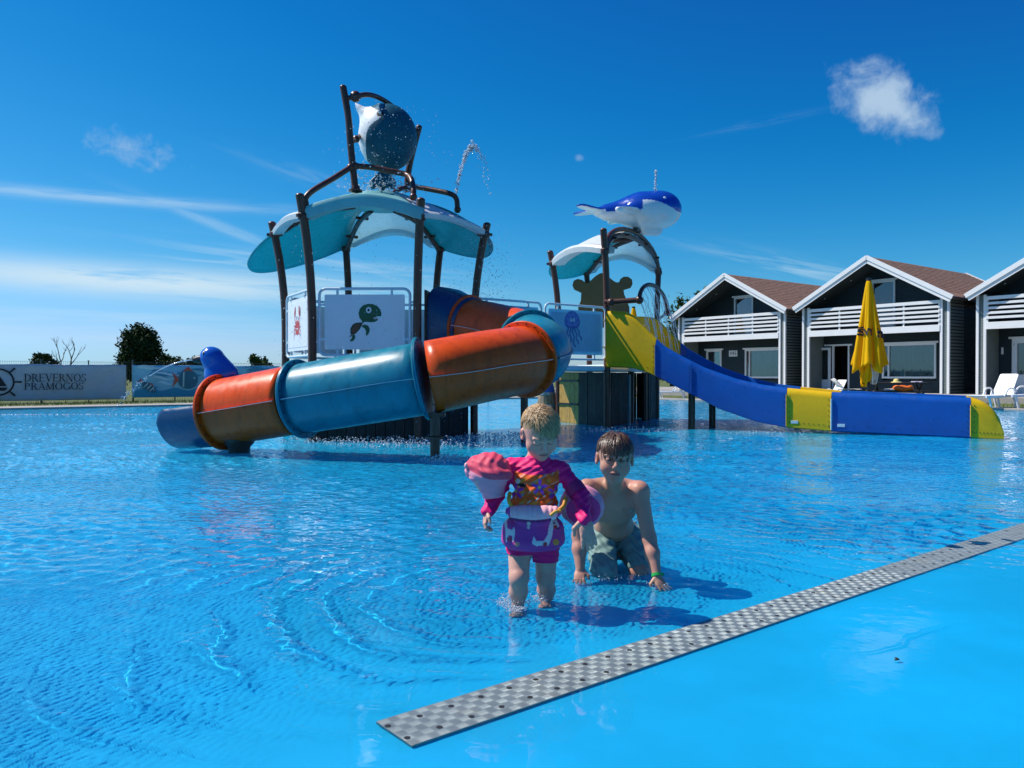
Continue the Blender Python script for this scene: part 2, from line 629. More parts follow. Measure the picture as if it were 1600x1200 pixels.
M['cloth_yellow'] = mat('yellow_parasol_cloth', (.97, .64, .008), .8, spec=.15, var=.05, vscale=3, trans=.5, subcol=(.97, .62, .008), bump=(8, .25, .02))
M['lining'] = mat('pale_parasol_lining', (.65, .60, .52), .8)
M['timber_dark'] = mat('dark_table_timber', (.05, .045, .04), .7, var=.3)
M['orange_float'] = mat('orange_vinyl', (.75, .16, .015), .35)
M['towel'] = mat('pale_towel', (.62, .60, .58), .9)
M['fence'] = mat('dark_green_fence_steel', (.035, .045, .042), .5)
M['bark'] = mat('grey_bark', (.10, .085, .065), .9, var=.3, vscale=8)
M['leaf_dark'] = mat('dark_leaf', (.032, .055, .016), .7, spec=.15, var=.45, vscale=.7)
M['leaf_mid'] = mat('mid_green_leaf', (.06, .09, .022), .7, spec=.15, var=.4, vscale=.8)


def shingle_mat():
    m = bpy.data.materials.new('brown_roof_shingles')
    m.use_nodes = True
    t = NT(m.node_tree)
    p = m.node_tree.nodes['Principled BSDF']
    co = t.node('ShaderNodeTexCoord').outputs['UV']
    br = t.node('ShaderNodeTexBrick')
    t.put(br.inputs['Vector'], co)
    br.inputs['Scale'].default_value = 1.
    br.inputs['Brick Width'].default_value = .22
    br.inputs['Row Height'].default_value = .13
    br.inputs['Mortar Size'].default_value = .008
    br.inputs['Color1'].default_value = (.34, .19, .125, 1)
    br.inputs['Color2'].default_value = (.21, .115, .08, 1)
    br.inputs['Mortar'].default_value = (.04, .024, .018, 1)
    n = t.noise(co, 3.5, 6, .7)
    c = t.mix(t.ramp(n, .35, .7, 0, .6), br.outputs[0], (.42, .26, .18))
    t.put(p.inputs['Base Color'], c)
    p.inputs['Roughness'].default_value = .9
    b = t.node('ShaderNodeBump')
    b.inputs['Distance'].default_value = .012
    t.put(b.inputs['Height'], t.m('ADD', br.outputs['Fac'], t.noise(co, 60, 3)))
    b.invert = True
    t.put(p.inputs['Normal'], b.outputs[0])
    return m


def glass_mat(name, tint, refl=1.45, opac=.35):
    m = bpy.data.materials.new(name)
    m.use_nodes = True
    t = NT(m.node_tree)
    tr = t.node('ShaderNodeBsdfTransparent')
    tr.inputs[0].default_value = (*tint, 1)
    gl = t.node('ShaderNodeBsdfGlossy')
    gl.inputs['Roughness'].default_value = .01
    fr = t.node('ShaderNodeFresnel')
    fr.inputs[0].default_value = refl
    mx = t.node('ShaderNodeMixShader')
    t.put(mx.inputs[0], t.m('ADD', fr.outputs[0], .05))
    t.put(mx.inputs[1], tr.outputs[0])
    t.put(mx.inputs[2], gl.outputs[0])
    t.put(m.node_tree.nodes['Material Output'].inputs[0], mx.outputs[0])
    return m


M['shingle'] = shingle_mat()
M['glass'] = glass_mat('window_glass', (.55, .66, .66), 1.6)


def drop_mat():
    m = bpy.data.materials.new('splashing_water')
    m.use_nodes = True
    p = m.node_tree.nodes['Principled BSDF']
    p.inputs['Base Color'].default_value = (.92, .96, 1, 1)
    p.inputs['Roughness'].default_value = .12
    p.inputs['Transmission Weight'].default_value = .55
    p.inputs['IOR'].default_value = 1.33
    return m


M['drop'] = drop_mat()

# ------------------------------------------------------------------ pool
V_SHORE = 2.03


def floor_z(u, v):
    """shallow film right of the strip, then a gentle beach slope"""
    return np.where(v < V_SHORE, -.0125 + 0 * v, -.0125 - np.minimum((v - V_SHORE) * .085, .075 + np.clip(v - 3.4, 0, 9) * .02))


def sheet(name, us, vs, zf, m):
    u, v = np.meshgrid(us, vs, indexing='ij')
    x, y = u * U2[0] + v * V2[0], u * U2[1] + v * V2[1]
    z = zf(u, v, x, y)
    n, k = u.shape
    co = np.stack([x, y, z], -1).reshape(-1, 3).astype(np.float32)
    idx = np.arange(n * k, dtype=np.int32).reshape(n, k)
    f = np.stack([idx[:-1, :-1], idx[1:, :-1], idx[1:, 1:], idx[:-1, 1:]], -1).reshape(-1, 4)
    me = bpy.data.meshes.new(name)
    me.vertices.add(len(co))
    me.vertices.foreach_set('co', co.ravel())
    me.loops.add(f.size)
    me.loops.foreach_set('vertex_index', f.ravel())
    me.polygons.add(len(f))
    me.polygons.foreach_set('loop_start', np.arange(0, f.size, 4, dtype=np.int32))
    me.polygons.foreach_set('loop_total', np.full(len(f), 4, np.int32))
    me.update(calc_edges=True)
    me.shade_smooth()
    me.materials.append(m)
    o = bpy.data.objects.new(name, me)
    C.objects.link(o)
    tag(o, kind='structure')
    return o


def grade(a, b, s0, gr, smax):
    r = [a]
    st = s0
    while r[-1] + st < b:
        r.append(r[-1] + st)
        st = min(st * gr, smax)
    return np.array(r + [b])


U_EDGE, V_EDGE = 27.3, 29.8
POOL_BLUE = (.006, .525, .86)
pm = bpy.data.materials.new('azure_pool_paint')
pm.use_nodes = True
t = NT(pm.node_tree)
pp = pm.node_tree.nodes['Principled BSDF']
co = t.node('ShaderNodeTexCoord').outputs['Object']
cp = t.mix(t.ramp(t.noise(co, .9, 6, .6), .35, .7, 0, 1), tuple(c * .88 for c in POOL_BLUE), tuple(min(1, c * 1.05) for c in POOL_BLUE))
cp = t.mix(t.ramp(t.noise(co, 14, 5, .7), .55, .8, 0, .12), cp, (.004, .22, .62))
# scuffs and faint dirt of a trodden coat of paint
vor = t.node('ShaderNodeTexVoronoi')
t.put(vor.inputs['Vector'], co)
vor.inputs['Scale'].default_value = 2.2
cp = t.mix(t.ramp(vor.outputs[0], .004, .014, .7, 0), cp, (.03, .10, .16))
t.put(pp.inputs['Base Color'], cp)
pp.inputs['Roughness'].default_value = .45
b = t.node('ShaderNodeBump')
b.inputs['Strength'].default_value = .12
b.inputs['Distance'].default_value = .004
t.put(b.inputs['Height'], t.noise(co, 30, 5, .65))
t.put(pp.inputs['Normal'], b.outputs[0])
pool_floor = sheet('pool_floor', np.concatenate([np.arange(-60, -4, 2.), np.arange(-4, 27, .5), [U_EDGE]]),
                   np.concatenate([np.arange(-12, 1, 1.), np.arange(1, 8, .05), np.arange(8, 29.5, .5), [V_EDGE]]),
                   lambda u, v, x, y: floor_z(u, v), pm)
pool_floor.cycles.is_caustics_receiver = True

# water: wind ripples from a random spectrum plus the rings round the wading children
def spectrum(N, L, lmin, lmax, ang, p, spread):
    k = np.fft.fftfreq(N, L / N) * 2 * math.pi
    kx, ky = np.meshgrid(k, k, indexing='ij')
    kk = np.hypot(kx, ky) + 1e-9
    a = np.where((kk > 2 * math.pi / lmax) & (kk < 2 * math.pi / lmin), kk ** -p, 0)
    th = np.arctan2(ky, kx) - ang
    a = a * (spread + (1 - spread) * np.cos(th) ** 2)
    z = np.fft.ifft2(a * np.exp(2j * math.pi * rs.rand(N, N))).real
    return z / z.std()


def samp(T, L, x, y):
    N = T.shape[0]
    fx, fy = (x / L * N) % N, (y / L * N) % N
    i, j = fx.astype(int) % N, fy.astype(int) % N
    a, b = fx - np.floor(fx), fy - np.floor(fy)
    i1, j1 = (i + 1) % N, (j + 1) % N
    return T[i, j] * (1 - a) * (1 - b) + T[i1, j] * a * (1 - b) + T[i, j1] * (1 - a) * b + T[i1, j1] * a * b


T_LONG = spectrum(512, 13.7, .28, 1.6, .6, 2.0, .35)
T_MID = spectrum(1024, 8.3, .09, .30, .2, 1.6, .4)
T_FINE = spectrum(1024, 4.1, .028, .075, .9, .5, .95)
T_GUST = spectrum(256, 31., 2.0, 9., 0, 1.0, 1.)


def water_z(u, v, x, y):
    dep = np.clip((v - V_SHORE + .03) / .45, 0.0, 1) * .62 + np.interp(v, [.8, 1.5, 1.75, 2.0], [.10, .16, .36, .38])
    far = np.hypot(x, y)
    gust = np.clip(.8 + .45 * samp(T_GUST, 31., u, v), .3, 1.7)
    z = samp(T_LONG, 13.7, u, v) * .0030 * np.clip((far - 3.2) / 4, 0.12, 1) + samp(T_MID, 8.3, u, v) * np.clip((far - 2.2) / 3.0, .16, 1) * (.0010 + .0016 * np.clip((far - 3.8) / 3, 0, 1)) * gust + samp(T_FINE, 4.1, u, v) * .00017 * gust * np.clip(2 - far / 5, .0, 1)
    # rings spreading from the children's wading, strongest towards the left
    for cx, cy, r0, lam, amp, ex in ((-.02, 3.85, 1.10, .23, .0072, .85), (.66, 4.2, .5, .16, .0024, .4), (.06, 3.60, .25, .085, .0020, .16)):
        wob = .10 * samp(T_LONG, 13.7, u * .45 + 3, v * .45) + .014 * samp(T_MID, 8.3, u * .6, v * .6) + .006 * samp(T_FINE, 4.1, u * .6, v * .6)
        r = np.hypot((x - cx) * .93, (y - cy) * 1.05) + wob
        th = np.arctan2(y - cy, x - cx)
        w = np.exp(-((r - r0) / ex) ** 2) * (.18 + .82 * np.exp(-((np.abs(th) - 2.9) / .9) ** 2)) * np.clip(.75 + .5 * samp(T_GUST, 31., u * 2.2, v * 2.2), .1, 1.6)
        ph = 2 * math.pi * r / lam
        z = z + amp * w * (np.exp(5 * (np.cos(ph) - 1)) - .18)
    edge = 1.57 + .035 * np.sin(u * 3.1) + .02 * np.sin(u * 7.7 + 1) + .012 * samp(T_MID, 8.3, u * .6, v * 0 + 2.)
    lip = .0011 * np.exp(-((v - edge) / .011) ** 2) * np.clip((u - 2.0) / .5, 0, 1) * np.clip((4.9 - u) / 1.2, 0, 1) * np.clip(.6 + .6 * np.sin(u * 4.3), 0, 1)
    return z * dep + lip


us = np.concatenate([-grade(2.6, 60, .03, 1.12, 2)[::-1], np.arange(-2.59, 5.2, .0085), grade(5.2, U_EDGE, .0095, 1.022, .12)])
vs = np.concatenate([[-12, -8, -5, -3, -2, -1, 0, .5, .8], grade(1., 1.44, .02, .98, .02), np.arange(1.45, 4.9, .0085), grade(4.9, V_EDGE, .0088, 1.013, .12)])
wm = bpy.data.materials.new('pool_water')
wm.use_nodes = True
wp = wm.node_tree.nodes['Principled BSDF']
wp.inputs['Transmission Weight'].default_value = 1
wp.inputs['IOR'].default_value = 1.25
wp.inputs['Roughness'].default_value = 0
WN = NT(wm.node_tree)
wco = WN.node('ShaderNodeTexCoord').outputs['Object']
wx, wy, wz = WN.sep(wco)
wfar = WN.ramp(wy, 4.2, 8.)
wb_ = WN.node('ShaderNodeBump')
wb_.inputs['Distance'].default_value = .02
WN.put(wb_.inputs['Strength'], WN.m('MULTIPLY', wfar, 1.))
WN.put(wb_.inputs['Height'], WN.noise(WN.comb(wx, WN.m('MULTIPLY', wy, 1.0), 0.), 10, 2, .5, .2))
WN.put(wp.inputs['Normal'], wb_.outputs[0])
pool_water = sheet('pool_water', us, vs, water_z, wm)
pool_water.cycles.is_caustics_caster = True

# pool edge, deck and lawn
def quad_strip(name, pts, m, kind='structure', th=.12):
    mb = MB()
    mb.prism([(q[0], q[1]) for q in pts], (0, 0, 0), U3, V3, th)
    return mb


mb = MB()
ue, ve = U_EDGE, V_EDGE
mb.prism([(-60, ve), (ue, ve), (ue, -12), (ue + 1.3, -12), (ue + 1.3, ve + 1.6), (-60, ve + 1.6)][::1], (0, 0, -.35), U3, V3, .40)
deck = mb.build('pool_deck', M['concrete'], smooth=0, bevel=.02)
tag(deck, kind='structure')
mb = MB()
mb.prism([(-60, ve + 1.6), (ue + 1.3, ve + 1.6), (ue + 1.3, -12), (ue + 9, -12), (ue + 9, ve + 12), (-60, ve + 12)], (0, 0, -.35), U3, V3, .39)
lawn = mb.build('lawn', M['grass'], smooth=0)
tag(lawn, kind='structure')
mb = MB()
mb.add([(-2500, -300, -.5), (2500, -300, -.5), (2500, 3000, -.5), (-2500, 3000, -.5)], [(0, 1, 2, 3)])
mb.prism([(-400, ve + 12), (ue + 9, ve + 12), (ue + 9, -80), (600, -80), (600, 900), (-400, 900)], (0, 0, -.45), U3, V3, .46)
gr = mb.build('ground', M['grass'], smooth=0)
tag(gr, kind='structure')

# grass blades along the fence foot and beside the loungers
mb = MB()
for i in range(5200):
    if i < 3400:
        u, v = random.uniform(-16, 12), ve + 1.65 + random.random() ** 1.5 * 3.0
    else:
        u, v = ue + 1.4 + random.random() * 3.5, random.uniform(-6, 26)
    b0 = uv(u, v, .035)
    h = random.uniform(.05, .16)
    a = random.uniform(0, 6.28)
    w = np.array((math.cos(a), math.sin(a), 0)) * .012
    tip = b0 + np.array((random.gauss(0, .04), random.gauss(0, .04), h))
    mb.add([b0 - w, b0 + w, tip], [(0, 1, 2)])
tag(mb.build('grass', M['blade'], smooth=0), kind='stuff')

# ------------------------------------------------------------------ metal strip across the pool
strip = thing('tread_strip', uv(1.148, 2.066), 'long checkered aluminium strip screwed flat to the blue pool floor', 'metal strip')
strip.rotation_euler = (0, 0, R(1.4))
u0, u1, v0, v1 = 1.148, 15., 1.964, 2.168
mb = MB()
mb.prism([(u0, v0), (u1, v0), (u1, v1), (u0, v1)], (0, 0, -.011), U3, V3, .0135)
plate = mb.build('tread_plate', M['steel'], strip, smooth=0)
# raised five-bar tread pattern
mb = MB()
cell = .0340
for i in range(int((9. - u0) / cell)):
    for j in range(6):
        cu, cv = u0 + (i + .5) * cell, v0 + (j + .5) * cell
        along = (i + j) % 2 == 0
        nb = 5 if i < 90 else 3
        for q in range(nb):
            o = (q - (nb - 1) / 2) * cell / nb * .95
            a0 = (U3 if along else V3)
            b0 = (V3 if along else U3)
            c = uv(cu, cv, .0025) + b0 * o
            hl, hw = cell * .44, cell / nb * .20
            pts = [c - a0 * hl, c - a0 * hl * .3 + b0 * hw, c + a0 * hl * .3 + b0 * hw, c + a0 * hl, c + a0 * hl * .3 - b0 * hw, c - a0 * hl * .3 - b0 * hw]
            top = [(p - c) * .6 + c + np.array((0, 0, .0007)) for p in pts]
            mb.add(pts + top, [(6, 7, 8, 9, 10, 11)] + [(k, (k + 1) % 6, 6 + (k + 1) % 6, 6 + k) for k in range(6)])
tag(mb.build('tread_bar', M['steel_lug'], strip, smooth=0), kind='stuff')
sm = None
for k in range(34):
    for vv in (2.013, 2.117):
        p = uv(u0 + .004 + .118 * k + (.0 if vv > 2.05 else .004), vv, 0)
        if k == 0:
            p = p + U3 * .006
        if sm is None:
            mb = MB()
            mb.lathe([(.0100, .0020), (.0094, .0042), (.0060, .0044), (.0008, .0044)], (0, 0, 0), 12)
            o = mb.build('screw', M['hole'], None, smooth=0)
            o.parent = strip
            sm = o
        else:
            o = sm.copy()
            C.objects.link(o)
            o.parent = strip
        o.location = tuple(p - np.array(strip.location))

mb = MB()
lp = P(1404, 1034, 2.94)
for k in range(3):
    a = k * 1.1
    mb.prism([(-.010, 0), (-.004, .005), (.007, .003), (.010, -.001), (.003, -.006), (-.006, -.004)], (lp[0], lp[1], .004 + .002 * k), (math.cos(a), math.sin(a), .2), (-math.sin(a), math.cos(a), .1), .002)
tag(mb.build('fallen_leaf', mat('dark_wet_leaf', (.03, .028, .012), .5), smooth=0), 'small dark wet leaf lying alone on the pale blue film at lower right', 'leaf')
# ------------------------------------------------------------------ main play tower
TC = np.array((-2.44, 14.76, 0.))
ANG = {'A': 180, 'B': 240, 'D': 300, 'F': 0, 'E': 60, 'C': 120}
EAVE, DECK = 3.68, 1.30


def hexp(k, r, z):
    a = R(ANG[k])
    return TC + np.array((math.cos(a) * r, math.sin(a) * r, z))


tower = thing('water_play_tower', TC, 'six posted water play tower with drooping teal and white roof petals', 'play tower')


def post(root, p_low, p_top, z_top, clampz, z0=-.25, bend=1.9):
    """a round brown post that leans outwards near its head"""
    out = (p_top - p_low) * np.array((1, 1, 0))
    pts = []
    for z in np.linspace(z0, z_top, 14):
        f = max(0., (z - bend) / (EAVE - bend))
        q = np.array((p_low[0], p_low[1], z)) + out * f ** 2
        pts.append(q)
    mb = MB()
    mb.tube(pts, .070, 14)
    o = mb.build('post', M['brown'], root, smooth=50)
    mb = MB()
    q = pts[-1]
    mb.ball(q, (.074, .074, .05), 12)
    mb.build('post_cap', M['brown'], o, smooth=180)
    f = (clampz - bend) / (EAVE - bend)
    q = np.array((p_low[0], p_low[1], clampz)) + out * f ** 2
    mb = MB()
    mb.lathe([(.085, -.05), (.092, -.04), (.092, .04), (.085, .05)], q, 14)
    o2 = unit(out)
    mb.box(q + o2 * .10, (.08, .05, .05), (o2, np.cross((0, 0, 1), o2), (0, 0, 1)))
    mb.box(q - o2 * .10, (.08, .05, .05), (o2, np.cross((0, 0, 1), o2), (0, 0, 1)))
    mb.build('clamp', M['brown'], o, smooth=40)
    return o


for k in ANG:
    zt = {'B': 3.98, 'D': 3.93, 'A': 3.86, 'F': 3.84, 'C': 3.70, 'E': 3.70}[k]
    post(tower, hexp(k, 1.74, 0), hexp(k, 1.94 if k != 'D' else 1.86, 0), zt, EAVE - .02)

# floor deck
mb = MB()
mb.prism([(math.cos(R(a)) * 1.70, math.sin(R(a)) * 1.70) for a in range(0, 360, 60)], TC + (0, 0, DECK - .12), (1, 0, 0), (0, 1, 0), .12)
mb.build('deck', M['white_rail'], tower, smooth=0, bevel=.02)


def roof_sector(name, root, p0, p1, apex, m, rise=.15, ext=0., droop=0., bulge=.16, crown=.55, th=.035, rim=None, rimm=None, cut=0., pw=.7, ns=22, ntv=14):
    """a moulded roof petal between two posts and the crown"""
    p0, p1, apex = map(np.asarray, (p0, p1, apex))
    mid = (p0 + p1) / 2
    out = unit((mid - apex) * (1, 1, 0))
    cr0 = apex + unit((p0 - apex) * (1, 1, 0)) * crown
    cr1 = apex + unit((p1 - apex) * (1, 1, 0)) * crown
    G = []
    edge = []
    for i in range(ns + 1):
        s_ = i / ns
        w = math.sin(math.pi * s_)
        wp_ = w ** pw if w > 0 else 0
        e = p0 + (p1 - p0) * s_ + out * ext * wp_ + np.array((0, 0, 1)) * (rise * w - droop * wp_)
        a = cr0 + (cr1 - cr0) * s_
        row = []
        for j in range(ntv + 1):
            t_ = j / ntv * (1 - cut * w)
            q = a + (e - a) * t_ + np.array((0, 0, 1)) * bulge * 4 * t_ * (1 - t_) * .8
            # moulded ribs
            q = q + np.array((0, 0, 1)) * .018 * max(0, math.sin(s_ * math.pi * 5)) ** 2 * min(1, 4 * t_ * (1 - t_))
            row.append(q)
        G.append(row)
        edge.append(row[-1])
    mb = MB()
    mb.grid(G)
    o = mb.build(name, m, root, smooth=60, solid=th)
    if rim:
        rw, rh = rim
        mb = MB()
        sect = []
        for i, q in enumerate(edge):
            d = unit((edge[min(i + 1, ns)] - edge[max(i - 1, 0)]))
            nrm = unit(np.cross(d, (0, 0, 1)))
            if np.dot(nrm, out) < 0:
                nrm = -nrm
            up = np.cross(nrm, d)
            if up[2] < 0:
                up = -up
            sect.append([q + nrm * .03 - up * rh * .35, q + nrm * .045 + up * rh * .25, q + nrm * .01 + up * rh * .55, q - nrm * rw * .5 + up * rh * .72, q - nrm * rw + up * rh * .55, q - nrm * rw - up * .02, q - nrm * .02 - up * rh * .35])
        mb.grid(sect, closev=True)
        mb.build('rim', rimm or m, o, smooth=35)
    return o


apx = TC + (0, 0, 4.28)
E_ = {k: hexp(k, 1.94, EAVE) for k in ANG}
roof_sector('roof_petal', tower, E_['B'], E_['D'], apx, M['teal_top'], rise=.20, ext=.10, bulge=.10, rim=(.32, .22), rimm=M['teal_top'])
leaf_ = roof_sector('roof_petal', tower, E_['C'], E_['A'], apx, M['teal_roof'], rise=.0, ext=1.55, droop=.50, bulge=.26, pw=.62)
tag(leaf_, 'large teal roof petal drooping past the left post')
roof_sector('roof_petal', tower, E_['A'], E_['B'], apx, M['white_roof'], rise=.07, ext=.05, bulge=.05, rim=(.16, .13), rimm=M['white_roof'])
roof_sector('roof_petal', tower, E_['D'], E_['F'], apx, M['white_roof'], rise=.07, ext=.05, bulge=.08, rim=(.14, .12), rimm=M['white_roof'])
roof_sector('roof_petal', tower, E_['F'], E_['E'], apx, M['teal_roof'], rise=.0, ext=.55, droop=.26, bulge=.16)
roof_sector('roof_petal', tower, E_['E'], E_['C'], apx, M['white_sheet'], rise=.42, ext=.35, droop=.06, bulge=.10, rim=(.26, .10), rimm=M['white_sheet'])
mb = MB()
mb.lathe([(.62, -.10), (.64, -.02), (.60, .05), (.40, .10), (.0, .11)], apx, 24)
mb.build('roof_crown', M['teal_top'], tower, smooth=50)
# ribs under the roof
for k in 'ABDFEC':
    mb = MB()
    a, b2 = E_[k] - (0, 0, .06), apx + unit((E_[k] - apx) * (1, 1, 0)) * .45 - (0, 0, .10)
    mid = (a + b2) / 2 + (0, 0, .16)
    pts = smooth_path([a, mid, b2], 6)
    mb.tube(pts, .05, 8)
    for q in (pts[3], pts[8]):
        mb.box(q, (.24, .06, .05), (unit(np.cross(b2 - a, (0, 0, 1))), unit((b2 - a) * (1, 1, 0)), (0, 0, 1)))
    mb.build('roof_rib', M['brown'], tower, smooth=50)


def rounded_rect(w, h, r, n=5):
    out = []
    for cx, cy, a0 in ((w / 2 - r, h / 2 - r, 0), (-w / 2 + r, h / 2 - r, 90), (-w / 2 + r, -h / 2 + r, 180), (w / 2 - r, -h / 2 + r, 270)):
        for i in range(n + 1):
            a = R(a0 + 90 * i / n)
            out.append((cx + r * math.cos(a), cy + r * math.sin(a)))
    return out


def railing(root, a, b, zlo, zhi, board, label=None, inset=.0):
    """tubular frame holding a sheet panel by short lugs, between two posts"""
    a, b = np.asarray(a, float), np.asarray(b, float)
    a, b = a * (1, 1, 0), b * (1, 1, 0)
    d = unit(b - a)
    w = np.linalg.norm(b - a) - 2 * inset
    h = zhi - zlo
    c = (a + b) / 2 + np.array((0, 0, (zlo + zhi) / 2))
    nrm = unit(np.cross(d, (0, 0, 1)))
    f = MB()
    loop = [c + d * x + np.array((0, 0, y)) for x, y in rounded_rect(w, h, .11)]
    f.tube(loop, .024, 8, close=True)
    for y in (-.3 * h, .3 * h):                                     # stubs to the posts
        for sg in (-1, 1):
            f.bar(c + d * sg * w / 2 + (0, 0, y), c + d * sg * (w / 2 + inset) + (0, 0, y), .03, .03)
    fr = f.build('panel_frame', M['white_rail'], root, smooth=50)
    bw, bh = w - .17, h - .19
    mb = MB()
    mb.prism(rounded_rect(bw, bh, .015, 1), c - nrm * .008, d, (0, 0, 1), .016)
    bd = mb.build('panel_board', board, fr, smooth=0, bevel=.004)
    mb = MB()
    mb.prism(rounded_rect(bw - .12, bh - .12, .012, 1), c + nrm * .0085, d, (0, 0, 1), .004)
    mb.build('panel_inset', board, fr, smooth=0, bevel=.002)
    for x, y in ((-.30, .5), (.30, .5), (-.30, -.5), (.30, -.5)):
        mb = MB()
        q = c + d * x * w + np.array((0, 0, y * (h - .10)))
        mb.box(q, (.035, .03, .11), (d, nrm, (0, 0, 1)))
        mb.lathe([(.014, 0), (.014, .012), (.008, .018)], q + nrm * .016 - np.array((0, 0, .03 * np.sign(y))), 6, (d, (0, 0, 1), nrm))
        mb.build('bracket', M['white_rail'], fr, smooth=0)
    for x, y in ((-.5, .26), (-.5, -.26), (.5, .26), (.5, -.26)):
        mb = MB()
        q = c + d * x * (w - .08) + np.array((0, 0, y * h))
        mb.box(q, (.10, .03, .035), (d, nrm, (0, 0, 1)))
        mb.build('bracket', M['white_rail'], fr, smooth=0)
    if label:
        tag(fr, label)
    return fr, c, d, nrm, w, h


def flat_print(name, parent, pieces, c, d, nrm, off=.0135):
    """printed figure: thin flat shapes lying on a panel, one material each"""
    mats, mb, order = [], MB(), 0
    for poly, m in pieces:
        if m not in mats:
            mats.append(m)
        mb.cur = mats.index(m)
        order += 1
        mb.prism(poly, c + nrm * (off + .0008 * order), d, (0, 0, 1), .0006)
    o = mb.build(name, mats, parent, smooth=0)
    return o


def ellipse(cx, cy, rx, ry, rot=0, n=22, a0=0, a1=360):
    t_ = R(rot)
    o = []
    for i in range(n):
        a = R(a0 + (a1 - a0) * i / (n - (0 if a1 - a0 == 360 else 1)))
        x, y = rx * math.cos(a), ry * math.sin(a)
        o.append((cx + x * math.cos(t_) - y * math.sin(t_), cy + x * math.sin(t_) + y * math.cos(t_)))
    return o


def ribbon(pts, w):
    """polygon along a polyline, width tapering with the list w"""
    pts = [np.array(p, float) for p in pts]
    L, Rr = [], []
    for i, p in enumerate(pts):
        d_ = unit(pts[min(i + 1, len(pts) - 1)] - pts[max(i - 1, 0)])
        nn = np.array((-d_[1], d_[0]))
        ww = w if np.isscalar(w) else w[i]
        L.append(tuple(p + nn * ww / 2))
        Rr.append(tuple(p - nn * ww / 2))
    return L + Rr[::-1]


ink = {k: mat('print_' + k, c, .5, var=.05) for k, c in dict(green=(.015, .10, .035), dark=(.006, .03, .02), shell=(.14, .05, .018), white=(.72, .76, .76), black=(.008, .008, .01), red=(.52, .06, .05), tongue=(.45, .45, .50), jelly=(.10, .19, .50), jelly2=(.045, .10, .34), navy=(.02, .05, .2)).items()}
BI = {k: hexp(k, 1.74, 0) for k in ANG}
fr, c, d, nrm, w, h = railing(tower, BI['B'], BI['D'], DECK + .10, DECK + 1.20, M['white_panel'], 'pale framed panel printed with a green turtle', .12)
K = .00138   # metres per pixel of the enlarged view
X = lambda x, y: ((x - 982) * K, (445 - y) * K)
head = [X(*q) for q in ((955, 440), (920, 395), (910, 340), (925, 285), (965, 245), (1020, 228), (1080, 230), (1135, 255), (1170, 295), (1184, 340), (1180, 378), (1130, 376), (1080, 400), (1110, 415), (1140, 402), (1138, 425), (1105, 445), (1060, 450), (1000, 442), (972, 448), (950, 475), (938, 465))]
flat_print('turtle_print', fr, [
    (head, ink['green']),
    ([X(*q) for q in ((810, 560), (812, 520), (840, 475), (880, 455), (940, 450), (955, 468), (925, 530), (880, 580), (845, 600), (815, 595))], ink['dark']),
    ([X(*q) for q in ((822, 558), (826, 522), (850, 485), (885, 466), (935, 462), (915, 525), (875, 572), (842, 590), (826, 585))], ink['shell']),
    ([X(*q) for q in ((945, 490), (985, 475), (1025, 490), (1045, 530), (1035, 575), (1008, 612), (998, 600), (1000, 560), (985, 525), (955, 505))], ink['green']),
    ([X(*q) for q in ((835, 600), (865, 600), (870, 635), (850, 670), (815, 680), (805, 668), (830, 640))], ink['green']),
    ([X(*q) for q in ((795, 622), (825, 598), (835, 606), (815, 622))], ink['green']),
    (ellipse(*X(1032, 303), 33 * K, 38 * K), ink['white']), (ellipse(*X(1030, 303), 15 * K, 17 * K), ink['black']),
    ([X(*q) for q in ((1082, 402), (1125, 380), (1132, 400), (1112, 412))], ink['tongue']),
], c, d, nrm)
fr, c, d, nrm, w, h = railing(tower, BI['A'], BI['B'], DECK + .10, DECK + 1.20, M['white_panel'], 'sunlit white panel printed with a red crab', .12)
k_ = 1.15
crab = [(ellipse(0, -.06, .17, .13), ink['red']), (ellipse(0, -.19, .12, .06), ink['red']),
        (ellipse(0, -.10, .07, .03, 0, 14, 180, 360), ink['white'])]
for sg in (-1, 1):
    crab += [(ribbon([(sg * .13, 0), (sg * .20, .10), (sg * .19, .18)], .03), ink['red']),
             (ellipse(sg * .19, .27, .05, .12, sg * 8), ink['red']),
             (ellipse(sg * .19, .33, .012, .07, sg * 4), ink['white']),
             (ribbon([(sg * .05, .06), (sg * .06, .13)], .018), ink['red']), (ellipse(sg * .06, .15, .03, .035), ink['white']), (ellipse(sg * .06, .15, .013, .016), ink['black'])]
    for q in range(3):
        crab.append((ribbon([(sg * .14, -.06 - .06 * q), (sg * .25, -.03 - .10 * q), (sg * .26, -.13 - .11 * q)], [.035, .025, .006]), ink['red']))
flat_print('crab_print', fr, [([(x * .8, y * .8) for x, y in p_], m_) for p_, m_ in crab], c + np.array((0, 0, .02)), d, nrm)
railing(tower, BI['C'], BI['A'], DECK + .10, DECK + 1.20, M['white_panel'], None, .12)
railing(tower, BI['E'], BI['C'], DECK + .10, DECK + 1.20, M['white_panel'], None, .12)
# dark rounded panel beside the tube slide mouth
mb = MB()
q0 = BI['D'] + (BI['F'] - BI['D']) * .12
dd = unit(BI['F'] - BI['D'])
mb.prism([(-.02, 0), (.42, 0), (.42, .75), (.30, 1.02), (.14, 1.16), (-.02, 1.2)], q0 + np.array((0, 0, DECK)), dd, (0, 0, 1), .05)
mb.build('side_panel', mat('dark_brown_sheet', (.05, .03, .02), .5), tower, smooth=0, bevel=.01)

